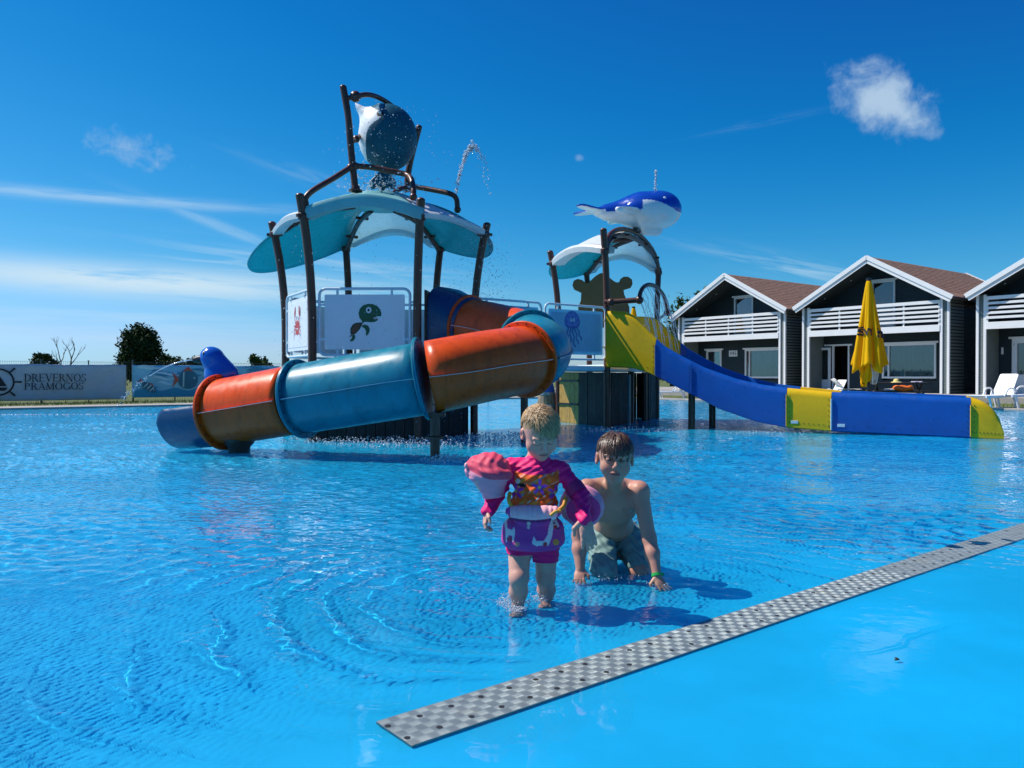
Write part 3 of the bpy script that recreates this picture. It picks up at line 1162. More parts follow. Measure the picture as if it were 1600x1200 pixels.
# plank skirt under the deck
def skirt(root, a, b, z0, z1, n, m, gap=.008):
    a, b = np.asarray(a) * (1, 1, 0), np.asarray(b) * (1, 1, 0)
    d_ = (b - a) / n
    u_ = unit(d_)
    nn = unit(np.cross(u_, (0, 0, 1)))
    base = None
    res = []
    for i in range(n):
        c_ = a + d_ * (i + .5) + nn * random.uniform(-.004, .006)
        mb = MB()
        mb.box(c_ + np.array((0, 0, (z0 + z1) / 2 - random.random() * .01)), (np.linalg.norm(d_) - gap, .03, z1 - z0), (u_, nn, (0, 0, 1)))
        res.append(mb.build('plank', m[i] if isinstance(m, list) else m, root, smooth=0, bevel=.004))
    return res


for a, b2 in (('A', 'B'), ('B', 'D'), ('D', 'F')):
    skirt(tower, hexp(a, 1.62, 0), hexp(b2, 1.62, 0), -.2, DECK - .14, 10, M['plank_dark'])

mb = MB()
mb.prism([(math.cos(R(a)) * 1.56, math.sin(R(a)) * 1.56) for a in range(0, 360, 60)], TC + (0, 0, -.2), (1, 0, 0), (0, 1, 0), DECK - .0)
mb.build('gap_light_block', M['plank_dark'], tower, smooth=0)  # added core behind the planks, blocks light showing through their gaps

# frame of pipes on the roof that carries the tipping bucket
bk_l, bk_r = np.array((-2.74, 13.95, 0)), np.array((-1.93, 15.35, 0))
mb = MB()
pts = [P(556, 300, 13.95), P(552, 265, 13.95), P(548, 225, 13.95), P(545, 185, 13.95), P(540, 155, 13.95), P(537, 138, 13.95)]
mb.tube(smooth_path(pts, 4), .06, 12)
mb.ball(pts[-1], (.063, .063, .05), 10)
fl = mb.build('bucket_post', M['brown'], tower, smooth=60)
mb = MB()
mb.lathe([(.12, 0), (.12, .03), (.08, .04), (.07, .10)], P(556, 300, 13.95), 12)
mb.build('base_flange', M['brown'], fl, smooth=40)
mb = MB()
pts2 = [P(637, 300, 15.35), P(637, 280, 15.35), P(641, 255, 15.35), P(647, 230, 15.35), P(655, 200, 15.35)]
mb.tube(smooth_path(pts2, 4), .06, 12)
mb.ball(pts2[-1], (.063, .063, .05), 10)
mb.build('bucket_post', M['brown'], tower, smooth=60)
mb = MB()
arch = [P(543, 155, 13.95), P(556, 152, 14.0), P(575, 149, 14.15), P(593, 154, 14.5), P(612, 166, 14.8), P(630, 183, 15.05), P(651, 207, 15.33)]
mb.tube(smooth_path(arch, 5), .045, 10)
mb.ball(arch[1], .10, 12)
mb.ball(arch[-1], .075, 10)
mb.build('top_arch', M['brown'], tower, smooth=60)
for nm, pp_, r_ in (
        ('roof_pipe', [P(477, 318, 13.1), P(479, 308, 13.1), P(491, 297, 13.2), P(520, 280, 13.55), P(548, 262, 13.9)], .05),
        ('roof_pipe', [P(556, 260, 13.95), P(580, 262, 14), P(610, 268, 14.0), P(634, 273, 14.0), P(643, 281, 13.8), P(646, 296, 13.6), P(646, 308, 13.55)], .05),
        ('roof_pipe', [P(610, 305, 15.0), P(625, 296, 15.2), P(637, 292, 15.35)], .045),
        ('roof_pipe', [P(640, 291, 15.35), P(670, 296, 15.2), P(703, 303, 15.0), P(713, 311, 15.0), P(715, 328, 15.0)], .05)):
    mb = MB()
    sp = smooth_path(pp_, 5)
    mb.tube(sp, r_, 10)
    for q in (sp[0], sp[-1]):
        mb.ball(q, r_ * 1.35, 10)
    mb.build(nm, M['brown'], tower, smooth=60)

# ------------------------------------------------------------------ tipping bucket in the shape of a fish
bc = P(602, 216, 14.6)
bucket = thing('tipping_bucket', bc, 'fish shaped tipping bucket, petrol blue with white face, hung above the roof', 'water bucket')
f = SDF(bc + np.array((-.85, -.75, -1.1)), bc + np.array((.75, .75, .9)), .016)
f.ell(bc + (.05, 0, 0), (.53, .50, .60), .02)
f.cap(bc + (-.18, 0, .30), bc + (-.42, 0, .52), .26, .10, .14)            # snout
f.cap(bc + (-.36, -.1, .42), bc + (-.52, -.05, .60), .07, .022, .04)       # lower lip point
f.cap(bc + (-.06, 0, .46), bc + (-.16, 0, .60), .14, .06, .08)
f.ell(bc + (-.30, 0, .66), (.17, .6, .12), .05, cut=True)                  # open mouth
f.cap(bc + (.02, 0, -.50), bc + (-.02, 0, -.74), .16, .07, .08)


def fishcol(v):
    q = v - bc
    edge = -.27 + .29 * np.exp(-((q[:, 2] - .28) / .17) ** 2) - .10 * np.clip(-q[:, 2], 0, 1)
    wht = q[:, 0] < edge
    col = np.where(wht[:, None], (.74, .77, .76), (.010, .085, .12))
    eye = np.hypot(q[:, 0] + .02, q[:, 2] - .30)
    col = np.where(((eye < .062) & (q[:, 1] < 0))[:, None], (.01, .01, .012), col)
    br = (np.abs(q[:, 0] + .05) < .07) & (np.abs(q[:, 2] - .50) < .09) & (q[:, 1] < 0)
    col = np.where(br[:, None], (.05, .17, .25), col)
    return col


M['fish'] = mat('glossy_fish_plastic', (1, 1, 1), .45, spec=.2, var=.12, attr='tint', coat=.0, dirt=((.04, .08, .09), 5, .58, .85, .35))
body = f.build('bucket_body', M['fish'], bucket, fishcol)
mb = MB()
tl = bc + np.array((-.02, 0, -.72))
for sg in (-1, 1):
    mb.prism([(0, .12), (sg * .10, .05), (sg * .24, -.10), (sg * .22, -.26), (sg * .06, -.22), (0, -.30)][::sg], tl + np.array((0, -.04, 0)), (1, 0, 0), (0, .2, 1), .08)
mb.build('tail_fin', M['petrol'], bucket, smooth=0, bevel=.025)
mb = MB()
ex = bc + np.array((-.02, -.47, .31))
mb.ball(ex, (.028, .02, .028), 8)
mb.build('eye', ink['white'], bucket, smooth=180)
for p_, q_ in ((pts[2], bc + np.array((-.40, -.12, .02))), (pts2[3], bc + np.array((.45, .2, .05)))):
    mb = MB()
    mb.tube([p_, q_], .04, 8)
    mb.ball((p_ + q_) / 2, .07, 8)
    mb.build('pivot', M['brown'], bucket, smooth=60)

# ------------------------------------------------------------------ second tower
J, G_, H_, K_ = [np.array((*q, 0.)) for q in ((1.95, 16.8), (.95, 18.72), (1.90, 20.42), (3.72, 20.32))]
c2_ = (J + K_) / 2
t2 = thing('slide_tower', c2_, 'smaller four posted play tower with white and teal roof above the open slide', 'play tower')
for q, zt in ((J, 4.10), (G_, 3.95), (H_, 3.72), (K_, 3.78)):
    ou = unit(q - c2_)
    post(t2, q - ou * .14, q, zt, EAVE, bend=2.2)
mb = MB()
mb.prism([tuple((q - c2_)[:2] * .95) for q in (J, K_, H_, G_)], c2_ + (0, 0, DECK - .14), (1, 0, 0), (0, 1, 0), .14)
mb.build('deck', M['white_rail'], t2, smooth=0, bevel=.02)
ap2 = c2_ + (0, 0, 4.32)
e2 = {k: q + np.array((0, 0, EAVE)) for k, q in (('J', J), ('G', G_), ('H', H_), ('K', K_))}
roof_sector('roof_petal', t2, e2['G'], e2['J'], ap2, M['white_roof'], rise=.16, ext=.10, bulge=.20, crown=.12, rim=(.30, .18), rimm=M['white_roof'])
roof_sector('roof_petal', t2, e2['H'], e2['G'], ap2, M['teal_roof'], rise=.0, ext=.45, droop=.20, bulge=.22, crown=.12)
roof_sector('roof_petal', t2, e2['K'], e2['H'], ap2, M['white_sheet'], rise=.46, ext=.28, droop=.04, bulge=.16, crown=.12, rim=(.30, .10), rimm=M['white_sheet'])
for off in (0, .10):
    mb = MB()
    pp_ = []
    for i in range(17):
        a = math.pi * i / 16
        x = -math.cos(a)
        q = c2_ + (K_ - c2_) * x * (1 - off * .4)
        pp_.append(q + np.array((0, 0, EAVE - .03 + (.74 - off * 1.4) * math.sin(a) ** .9)))
    mb.tube(pp_, .055, 10)
    for i in (3, 6, 10, 13):
        if off:
            mb.box(pp_[i], (.26, .06, .05), (unit(np.cross(K_ - J, (0, 0, 1))), unit(K_ - J), (0, 0, 1)))
    mb.build('roof_arch', M['brown'], t2, smooth=60)
for q in (G_, H_):
    mb = MB()
    pp_ = smooth_path([q + np.array((0, 0, EAVE - .05)), (q + c2_) / 2 + np.array((0, 0, 4.12)), ap2 - np.array((0, 0, .08))], 6)
    mb.tube(pp_, .05, 8)
    for i in (3, 7):
        mb.box(pp_[i], (.22, .06, .05), (unit(np.cross(q - c2_, (0, 0, 1))), unit(q - c2_), (0, 0, 1)))
    mb.build('roof_rib', M['brown'], t2, smooth=60)
# brown cut-out figure panel at the back
bo = np.array((2.27, 20.1, 0))
q = lambda x, y: ((x - 940) / 1250 * 20.1, (588 - y) / 1250 * 20.1 + CZ)
out_ = [(903, 512), (902, 480), (906, 470), (907, 458), (902, 455.5), (896, 453), (893, 446), (895, 439), (901, 436), (908, 437.5), (912, 441), (917, 443), (922, 438), (930, 431), (937, 427), (943, 427), (950, 433), (957, 439), (962, 441.5), (966, 441), (968, 436), (973, 432.5), (980, 432.5), (986, 437), (987, 444), (984, 450), (978, 452), (973, 453.5), (974, 460), (978, 470), (982, 480), (983, 512)]
mb = MB()
mb.prism([q(*z) for z in out_], bo, (1, 0, 0), (0, 0, 1), .04)
tag(mb.build('figure_panel', M['bear'], t2, smooth=0, bevel=.012), 'brown cut-out panel with two round ears')
# plank walls below the deck
Jb, Gb, Hb, Kb = [c2_ + (q - c2_) * .93 for q in (J, G_, H_, K_)]
ws = skirt(t2, Gb, Jb, -.2, DECK - .16, 11, [M['plank_yellow']] * 5 + [M['plank_dark']] * 6)  # dark planks towards J paint in the shadow on this yellow wall
skirt(t2, Jb + (Kb - Jb) * .02, Jb + (Kb - Jb) * .36, -.2, DECK - .16, 8, M['plank_dark'])
skirt(t2, Jb + (Kb - Jb) * .80, Kb, -.2, DECK - .16, 5, M['plank_dark'])
skirt(t2, Kb, Hb, -.2, DECK - .16, 10, M['plank_dark'])
mb = MB()
for zz in (.42, .95):
    mb.bar(Gb + (0, 0, zz) - np.array((.03, .03, 0)), Gb + (Jb - Gb) * .45 + (0, 0, zz) - np.array((.03, .03, 0)), .02, .04)
mb.build('hinge_strap', M['black'], t2, smooth=0)
mb = MB()
qq = Jb + (Kb - Jb) * .38
mb.box(qq + (0, 0, .45), (.10, .10, 1.3), (unit(Kb - Jb), unit(np.cross(Kb - Jb, (0, 0, 1))), (0, 0, 1)))
mb.build('door_jamb', mat('pale_blue_grey_post', (.20, .26, .28), .5), t2, smooth=0, bevel=.01)  # plain pale blue-grey upright beside the opening
for k, fr_ in enumerate((.44, .72)):
    mb = MB()
    qq = Jb + (Kb - Jb) * fr_
    mb.tube([qq + (0, 0, -.2), qq + (0, 0, DECK - .15)], .07, 12)
    mb.build('stub_post', M['brown'], t2, smooth=50)
# dark back wall of the lower room
mb = MB()
mb.bar(Gb + (0, .0, .5), Hb + (0, 0, .5), .04, 1.3)
mb.build('back_board', M['plank_dark'], t2, smooth=0)

# arched spray pipe over the slide
mb = MB()
sdir, wdir = np.array((.887, -.46, 0)), np.array((.46, .887, 0))
pa = J + sdir * .72 + wdir * .1 + (0, 0, 2.63)
pb = J + sdir * .72 + wdir * 2.15 + (0, 0, 2.52)
mb.tube([J + (0, 0, 2.60), pa], .06, 10)
mb.ball(pa, .09, 10)
mb.ball(J + np.array((.12, -.06, 2.6)), .085, 10)
ar = []
for i in range(19):
    a = math.pi * i / 18
    ar.append(pa + (pb - pa) * (1 - math.cos(a)) / 2 + np.array((0, 0, .45 * math.sin(a))) - (0, 0, 0))
mb.tube(ar, .045, 10)
mb.ball(pb, .09, 10)
mb.bar(pb, K_ + np.array((0, 0, 2.5)), .05, .05)
mb.build('spray_pipe', M['brown'], t2, smooth=60)
SPRAY = ar

# ------------------------------------------------------------------ bridge between the towers
br_ = thing('footbridge', (TC + c2_) / 2 + np.array((0, 0, 0)), 'bridge between the two play towers with pale jellyfish panel', 'bridge')
Fp, Ep = hexp('F', 1.66, 0), hexp('E', 1.66, 0)
Jp = J - unit(J - c2_) * .14
Gp = G_ - unit(G_ - c2_) * .14
mb = MB()
o3 = (TC + c2_) / 2
mb.prism([tuple((q - o3)[:2]) for q in (Fp, Jp, Gp, Ep)], o3 + (0, 0, DECK - .13), (1, 0, 0), (0, 1, 0), .10)
mb.build('bridge_deck', M['white_rail'], br_, smooth=0, bevel=.02)
mid = (Fp + Jp) / 2
M['blue_panel'] = mat('pale_blue_plastic_panel', (.30, .58, .72), .3, var=.07, vscale=2, trans=.3, subcol=(.25, .62, .85), dirt=((.55, .72, .78), 3., .55, .8, .35))
railing(br_, Fp, mid, DECK + .10, DECK + 1.20, M['blue_panel'], None, .05)
fr, c, d, nrm, w, h = railing(br_, mid, Jp, DECK + .10, DECK + 1.20, M['blue_panel'], 'pale blue framed panel printed with a jellyfish', .05)
jel = [([(x * 1.05, y) for x, y in ellipse(0, .16, .20, .22, 0, 18, -8, 188)] + [(-.20, .10), (-.16, .05), (-.08, .03), (0, .045), (.08, .03), (.16, .05), (.20, .10)], ink['jelly2']),
       ([(x * .97, y) for x, y in ellipse(0, .165, .19, .20, 0, 18, -8, 188)] + [(-.17, .12), (-.08, .07), (0, .08), (.08, .07), (.17, .12)], ink['jelly'])]
for i, (x, y) in enumerate(((-.12, .26), (-.03, .33), (.09, .30), (.14, .20), (-.14, .16), (0, .24))):
    jel.append((ellipse(x, y, .025, .02, 20 * i, 10), ink['jelly2']))
for sg in (-1, 1):
    jel += [(ellipse(sg * .035, .20, .032, .036, 0, 12), ink['white']), (ellipse(sg * .035 + .005, .20, .014, .016, 0, 10), ink['navy'])]
jel.append((ellipse(0, .14, .04, .02, 0, 10, 180, 360), ink['navy']))
for i in range(5):
    x = -.13 + .065 * i
    L_ = (.30, .42, .40, .34, .26)[i]
    jel.append((ribbon([(x + .03 * i * k / 8 + .02 * math.sin(k * 1.5 + i), .05 - L_ * k / 8) for k in range(9)], [.022] * 8 + [.03]), ink['jelly2']))
flat_print('jellyfish_print', fr, jel, c + d * -.12 + np.array((0, 0, .05)), d, nrm)
railing(br_, Ep, (Ep + Gp) / 2, DECK + .10, DECK + 1.20, M['blue_panel'], None, .05)
railing(br_, (Ep + Gp) / 2, Gp, DECK + .10, DECK + 1.20, M['blue_panel'], None, .05)

# ------------------------------------------------------------------ whale on the roof
wc = P(985, 331, 18.6)
whale = thing('whale_figure', wc, 'blue and white whale figure spouting water on top of the smaller tower', 'whale figure')
f = SDF(wc + np.array((-1.4, -.85, -.7)), wc + np.array((1.25, .85, .65)), .022)
f.ell(wc + (.42, 0, .02), (.70, .55, .43), .05)
f.ell(wc + (.72, 0, .05), (.44, .46, .40), .15)
f.cap(wc + (.2, 0, .02), wc + (-.55, 0, -.02), .40, .19, .12)
f.cap(wc + (-.5, 0, -.02), wc + (-.78, 0, -.02), .17, .10, .08)
for sg in (-1, 1):
    for t_ in np.linspace(0, 1, 6):
        q_ = wc + np.array((-.76 - .42 * t_, sg * .46 * t_, .02 + .02 * t_))
        f.ell(q_, (.20 - .07 * t_, .12, .050 - .012 * t_), .05)
    f.cap(wc + (.02, sg * .36, -.02), wc + (-.38, sg * .72, -.10), .13, .07, .05)
    f.ell(wc + (-.16, sg * .54, -.05), (.30, .24, .055), .05, ax=((.83, sg * -.55, 0), (sg * .55, .83, 0), (0, 0, 1)))
f.cap(wc + (.35, 0, -.42), wc + (.62, 0, -.44), .14, .12, .08)


def whalecol(v):
    q = v - wc
    x = q[:, 0]
    line = .14 - .16 * np.clip((x - .1) / .9, 0, 1) ** 1.5 + .05 * np.sin(x * 4)
    line = np.where(x < -.6, .02, line)
    fin = (np.abs(q[:, 1]) > .40) & (x < .2) & (x > -.6)
    line = np.where(fin, -.05, line)
    line = np.where((x < .12) & ~fin & (x > -.6), -.03 + .17 * np.clip((x + .22) / .36, 0, 1) ** 1.5, line)
    top = q[:, 2] > line
    return np.where(top[:, None], (.006, .060, .40), (.76, .78, .77))


M['whale'] = mat('glossy_whale_plastic', (1, 1, 1), .2, var=.08, attr='tint', coat=.1, dirt=((.35, .36, .33), 4, .6, .85, .25))
f.build('whale_body', M['whale'], whale, whalecol, relax=3)
for sg in (-1, 1):
    mb = MB()
    mb.ball(wc + np.array((.70, sg * .455, .20)), (.05, .03, .05), 10)
    mb.build('eye', M['whitegloss'], whale, smooth=180)
mb = MB()
mb.lathe([(.13, 0), (.13, .03), (.06, .05), (.05, .22)], np.array((wc[0] + .1, c2_[1], 4.38)), 12)
mb.build('stand', M['brown'], whale, smooth=40)

# ------------------------------------------------------------------ tube slide
RT, RF = .465, .545
path = smooth_path([(-1.05, 13.95, 1.95), (-.62, 13.62, 1.88), (-.02, 13.22, 1.72), (.28, 12.78, 1.58), (.42, 12.05, 1.44), (.22, 11.3, 1.30),
                    (-.38, 10.68, 1.18), (-1.05, 10.36, 1.04), (-1.95, 10.58, .89), (-2.87, 10.90, .745), (-3.5, 11.15, .64), (-4.13, 11.42, .54), (-4.52, 11.60, .49), (-4.84, 11.76, .46)], 8)
tube_slide = thing('tube_slide', (-2.0, 10.6, 0), 'enclosed orange and teal tube slide curling down from the taller tower', 'tube slide')


def frames(pts):
    out = []
    for i in range(len(pts)):
        t_ = unit(pts[min(i + 1, len(pts) - 1)] - pts[max(i - 1, 0)])
        s_ = unit(np.cross(t_, (0, 0, 1)))
        out.append((pts[i], t_, s_, np.cross(s_, t_)))
    return out


FR = frames(path)


def ring(c, t_, s_, u_, m, root, r0=RT - .01, r1=RF, th=.05):
    mb = MB()
    mb.lathe([(r0, -th / 2), (r1 - .008, -th / 2), (r1, -th / 2 + .01), (r1, -.003), (r1 - .006, 0), (r1, .003), (r1, th / 2 - .01), (r1 - .008, th / 2), (r0, th / 2)], c, 48, (s_, u_, t_))
    o = mb.build('flange', m, root, smooth=35)
    b_ = MB()
    for k in range(22):
        a = 2 * math.pi * k / 22 + .07
        q = c + (s_ * math.cos(a) + u_ * math.sin(a)) * (r1 - .035)
        b_.lathe([(.010, -th / 2 - .010), (.010, th / 2 + .010)], q, 6, (s_, u_, t_))
    tag(b_.build('flange_bolt', M['hole'], root, smooth=0), kind='stuff')
    return o


def tube_section(i0, i1, m, fl0=True, fl1=True, fm=None):
    seg = FR[i0:i1 + 1]
    mb = MB()
    n = 40
    Gs = []
    for c, t_, s_, u_ in seg:
        Gs.append([c + RT * (s_ * math.cos(2 * math.pi * k / n) + u_ * math.sin(2 * math.pi * k / n)) for k in range(n)])
    mb.grid(Gs, closev=True)
    o = mb.build('tube_section', m, tube_slide, smooth=180, solid=.02)
    fm = fm or m
    if fl0:
        ring(*seg[0], fm, o)
    if fl1:
        ring(*seg[-1], fm, o)
    for sg in (-1, 1):
        sm_ = MB()
        rows = [[c + sg * s_ * (RT - .002) + u_ * .012, c + sg * s_ * (RT + .042) + u_ * .012, c + sg * s_ * (RT + .042) - u_ * .012, c + sg * s_ * (RT - .002) - u_ * .012] for c, t_, s_, u_ in seg]
        sm_.grid(rows, closev=True)
        sm_.build('seam_lip', m, o, smooth=30)
        sm_ = MB()
        rows = [[c + sg * s_ * (RT + .043) + u_ * .0025, c + sg * s_ * (RT + .0445) + u_ * .0025, c + sg * s_ * (RT + .0445) - u_ * .0025, c + sg * s_ * (RT + .043) - u_ * .0025] for c, t_, s_, u_ in seg]
        sm_.grid(rows, closev=True)
        sm_.build('seam_sealant', M['white_rail'], o, smooth=30)
    return o


tube_section(6, 23, M['orange'], True, False)
tube_section(24, 40, M['teal'], True, False)
tube_section(41, 56, M['orange'], True, False)
tube_section(57, 72, M['teal'], True, True)
tube_section(73, 88, M['orange'], False, True)
# hood at the tower
mb = MB()
rows = []
c0, t0, s0, up0 = FR[0]
dn = unit(np.cross(unit(BI['F'] - BI['D']), (0, 0, 1)))
m0 = (BI['D'] + BI['F']) / 2 + np.array((0, 0, DECK + .62)) + dn * .05
sq = unit(BI['F'] - BI['D'])
c1, t1, s1, up1 = FR[7]
if np.dot(sq, s1) < 0:
    sq = -sq
for i in range(9):
    f_ = i / 8
    e_ = f_ ** 1.6
    row = []
    for k in range(36):
        a = 2 * math.pi * k / 36
        ca, sa = math.cos(a), math.sin(a)
        pw_ = 2 / (2 + 2.2 * (1 - e_))
        x = math.copysign(abs(ca) ** pw_, ca)
        y = math.copysign(abs(sa) ** pw_, sa)
        p0_ = m0 + sq * .66 * x + np.array((0, 0, .66 * y))
        p1_ = c1 + s1 * (RT + .01) * ca + up1 * (RT + .01) * sa
        row.append(p0_ + (p1_ - p0_) * e_ + dn * .0)
    rows.append(row)
mb.grid(rows, closev=True)
mb.build('entry_hood', M['dark_blue'], tube_slide, smooth=50, solid=.03)
# open run-out
mb = MB()
rows = []
seg = FR[88:]
for j, (c, t_, s_, u_) in enumerate(seg):
    f_ = j / (len(seg) - 1)
    lim = 208 - 45 * (max(0, f_ - .80) / .20) ** 2
    row = []
    for k in range(25):
        a = R(270 - lim / 2 + lim * k / 24)
        row.append(c + RT * (s_ * math.cos(a) + u_ * math.sin(a)))
    rows.append(row)
mb.grid(rows)
ro = mb.build('exit_flume', M['mid_blue'], tube_slide, smooth=180, solid=.03)
for x, y, z1, wd in ((-.985, 10.22, .58, .062), (.20, 13.02, 1.22, .062), (-3.86, 11.30, .26, .12)):
    mb = MB()
    mb.tube([(x, y, -.3), (x, y, z1)], wd, 14)
    sp_ = mb.build('support', M['brown'], tube_slide, smooth=50)
    mb = MB()
    if wd < .1:
        mb.lathe([(.12, z1 - .33), (.12, z1 - .30), (.065, z1 - .29)], (x, y, 0), 14)
        mb.box((x, y, z1 - .02), (.26, .16, .05))
    else:
        mb.lathe([(.13, -.3), (.15, .04), (.20, .10), (.24, .17), (.24, .21)], (x, y, 0), 14)
    mb.build('support_collar', M['brown'], sp_, smooth=40)

# bird spout on the lowest tube section
bb = np.array((-4.30, 11.62, 1.03))
bird = thing('bird_spout', bb, 'bright blue bird head with black beak squirting water over the tube slide end', 'bird spout')
f = SDF(bb + np.array((-.45, -.35, -.15)), bb + np.array((.5, .35, .6)), .012)
f.ell(bb + (-.09, 0, .31), (.135, .13, .135), .02)
f.cap(bb + (-.06, 0, .28), bb + (.02, 0, .05), .12, .17, .08)
f.cap(bb + (-.02, 0, .28), bb + (.22, 0, .08), .13, .10, .09)
f.ell(bb + (.04, 0, .02), (.20, .17, .16), .06)
f.cap(bb + (.2, 0, .10), bb + (.28, 0, .02), .06, .02, .05)
f.build('bird_body', M['bird_blue'], bird)
mb = MB()
mb.tube([bb + (-.17, 0, .275), bb + (-.25, 0, .265), bb + (-.33, 0, .26)], [.075, .060, .035], 10)
mb.build('beak', M['black'], bird, smooth=50)
for sg in (-1, 1):
    mb = MB()
    mb.ball(bb + np.array((-.125, sg * .112, .345)), (.036, .024, .046), 10)
    e_ = mb.build('eye', M['whitegloss'], bird, smooth=180)
    mb = MB()
    mb.ball(bb + np.array((-.132, sg * .127, .345)), (.018, .012, .026), 10)
    mb.build('pupil', M['black'], e_, smooth=180)

# ------------------------------------------------------------------ open slide
TOP = [(0.0, 2.43), (0.14, 2.43), (0.45, 2.40), (0.62, 2.30), (0.84, 2.07), (1.24, 1.68), (1.64, 1.45), (2.09, 1.22), (2.71, 1.0), (3.19, 0.89), (3.66, 0.83), (4.45, 0.76), (6.69, 0.68), (6.86, .63), (6.98, .54), (7.08, 0.41), (7.15, 0.25), (7.18, .10)]
BOT = [(0, 1.26), (0.56, 1.25), (0.97, 1.13), (1.57, 0.83), (2.4, 0.42), (3.07, 0.20), (3.61, 0.10), (4.45, 0.05), (6.66, 0.01), (7.18, -.02)]
ip = lambda T_, s_: float(np.interp(s_, [a for a, b in T_], [b for a, b in T_]))
slide = thing('open_slide', J + sdir * 4, 'broad open slide in blue and yellow running from the smaller tower', 'water slide')
WID = 2.0


def sm_z(T_, s_):
    return sum(ip(T_, min(max(s_ + d_, 0), T_[-1][0])) for d_ in (-.06, -.03, 0, .03, .06)) / 5 if .2 < s_ < 6.6 else ip(T_, s_)


def flare(s_):
    return 0.


def flume(s0_, s1_, m, lastm=None):
    rows = []
    n = max(6, int((s1_ - s0_) / .06))
    for i in range(n + 1):
        s_ = s0_ + (s1_ - s0_) * i / n
        zt, zb = sm_z(TOP, s_), sm_z(BOT, s_)
        zt = max(zt, zb + .08)
        o = J + sdir * s_
        hh_ = min(1., (zt - zb) / .5)
        hl = .115 * hh_
        fl_ = 0.
        pr = [(fl_, zb), (0, zt - hl), (.018, zt - .52 * hl), (.052, zt - .15 * hl), (.095, zt), (.13, zt - .06 * hl), (.15, zt - .4 * hl), (.16, zb + .2 * hh_), (.20, zb + .11 * hh_), (.30, zb + .09 * hh_),
              (WID - .30, zb + .09 * hh_), (WID - .20, zb + .11 * hh_), (WID - .16, zb + .2 * hh_), (WID - .15, zt - .4 * hl), (WID - .13, zt - .06 * hl), (WID - .095, zt), (WID - .052, zt - .15 * hl), (WID - .018, zt - .52 * hl), (WID, zt - hl), (WID - fl_, zb), (WID - fl_ - .06, zb - .02), (fl_ + .06, zb - .02)]
        rows.append([o + wdir * x + np.array((0, 0, z)) for x, z in pr])
    mb = MB()
    mb.grid(rows, closev=True)
    mb.add(rows[0], [tuple(range(len(rows[0])))])
    mb.add(rows[-1], [tuple(range(len(rows[0])))[::-1]])
    return mb.build('slide_section', m, slide, smooth=30)


CUTS = [0.02, 1.10, 1.84, 3.66, 4.45, 6.69, 7.18]
for i, k in enumerate(('yellow', 'blue', 'blue', 'yellow', 'blue', 'yellow')):
    o = flume(CUTS[i] + .004, CUTS[i + 1] - .004, M[k])
    # joint flange and its bolts
    if i:
        s_ = CUTS[i]
        zt, zb = sm_z(TOP, s_), sm_z(BOT, s_)
        mb = MB()
        a = J + sdir * s_ - wdir * .012
        mb.bar(a + wdir * flare(s_) + (0, 0, zb + .01), a + (0, 0, zt - .125), .018, .022, up=(1, 0, 0))
        mb.build('joint_strip', M['white_rail'] if i == 4 else M[k], o, smooth=0)
        mb = MB()
        for q in range(6):
            z_ = zb + (zt - zb) * (.1 + .14 * q)
            for sg in (-1, 1):
                mb.lathe([(.009, -.006), (.009, .006)], a + wdir * (flare(s_) * (1 - (z_ - zb) / (zt - zb)) + .012) + sdir * sg * .05 + (0, 0, z_), 6, (sdir, (0, 0, 1), wdir))
        tag(mb.build('joint_bolt', M['hole'], o, smooth=0), kind='stuff')
    if k == 'yellow' or i == 4:
        mb = MB()
        for q in range(9):
            s_ = CUTS[i] + (CUTS[i + 1] - CUTS[i]) * (q + .5) / 9
            mb.lathe([(.009, -.002), (.009, .004)], J + sdir * s_ + wdir * (flare(s_) - .004) + (0, 0, sm_z(BOT, s_) + .09), 6, (sdir, (0, 0, 1), wdir))
        tag(mb.build('floor_bolt', M['hole'], o, smooth=0), kind='stuff')
for s_ in (3.80, 4.62):
    mb = MB()
    mb.box(J + sdir * s_ - wdir * .004 + (0, 0, sm_z(BOT, s_) + .10), (.13, .008, .055), (sdir, wdir, (0, 0, 1)))
    mb.build('maker_plate', M['white_rail'], slide, smooth=0, bevel=.003)
for s_, w_ in ((1.78, .25), (2.02, 1.0)):
    q = J + sdir * s_ + wdir * w_
    mb = MB()
    mb.tube([q + (0, 0, -.3), q + (0, 0, sm_z(BOT, s_) + .02)], .07, 12)
    mb.build('support', M['brown'], slide, smooth=50)

# ------------------------------------------------------------------ barrel spout
bq = np.array((.83, 19.0, 0))
bar_ = thing('spout_barrel', bq, 'grey wooden barrel with a blue cone spout beside the yellow plank wall', 'barrel')
nst = 16
for k in range(nst):
    a0, a1 = 2 * math.pi * (k + .04) / nst, 2 * math.pi * (k + .96) / nst
    rows = []
    for z in np.linspace(-.25, .70, 8):
        r_ = .235 - .05 * ((z - .22) / .48) ** 2
        rows.append([bq + np.array((math.cos(a) * (r_ - q), math.sin(a) * (r_ - q), z)) for a, q in ((a0, 0), (a1, 0), (a1, .03), (a0, .03))])
    mb = MB()
    mb.grid(rows, closev=True)
    mb.add(rows[-1], [(0, 1, 2, 3)])
    mb.build('stave', M['barrel'], bar_, smooth=0)
for z in (.64, .36, .06):
    r_ = .235 - .05 * ((z - .22) / .48) ** 2
    mb = MB()
    mb.lathe([(r_ - .02, -.03), (r_ + .012, -.03), (r_ + .012, .03), (r_ - .02, .03)], bq + (0, 0, z), 24)
    mb.build('hoop', M['hoop'], bar_, smooth=40)
mb = MB()
mb.lathe([(.19, .66), (.19, .72), (.17, .80), (.11, 1.0), (.07, 1.16), (.0, 1.2)], bq, 18)
mb.build('cone', M['bird_blue'], bar_, smooth=50)
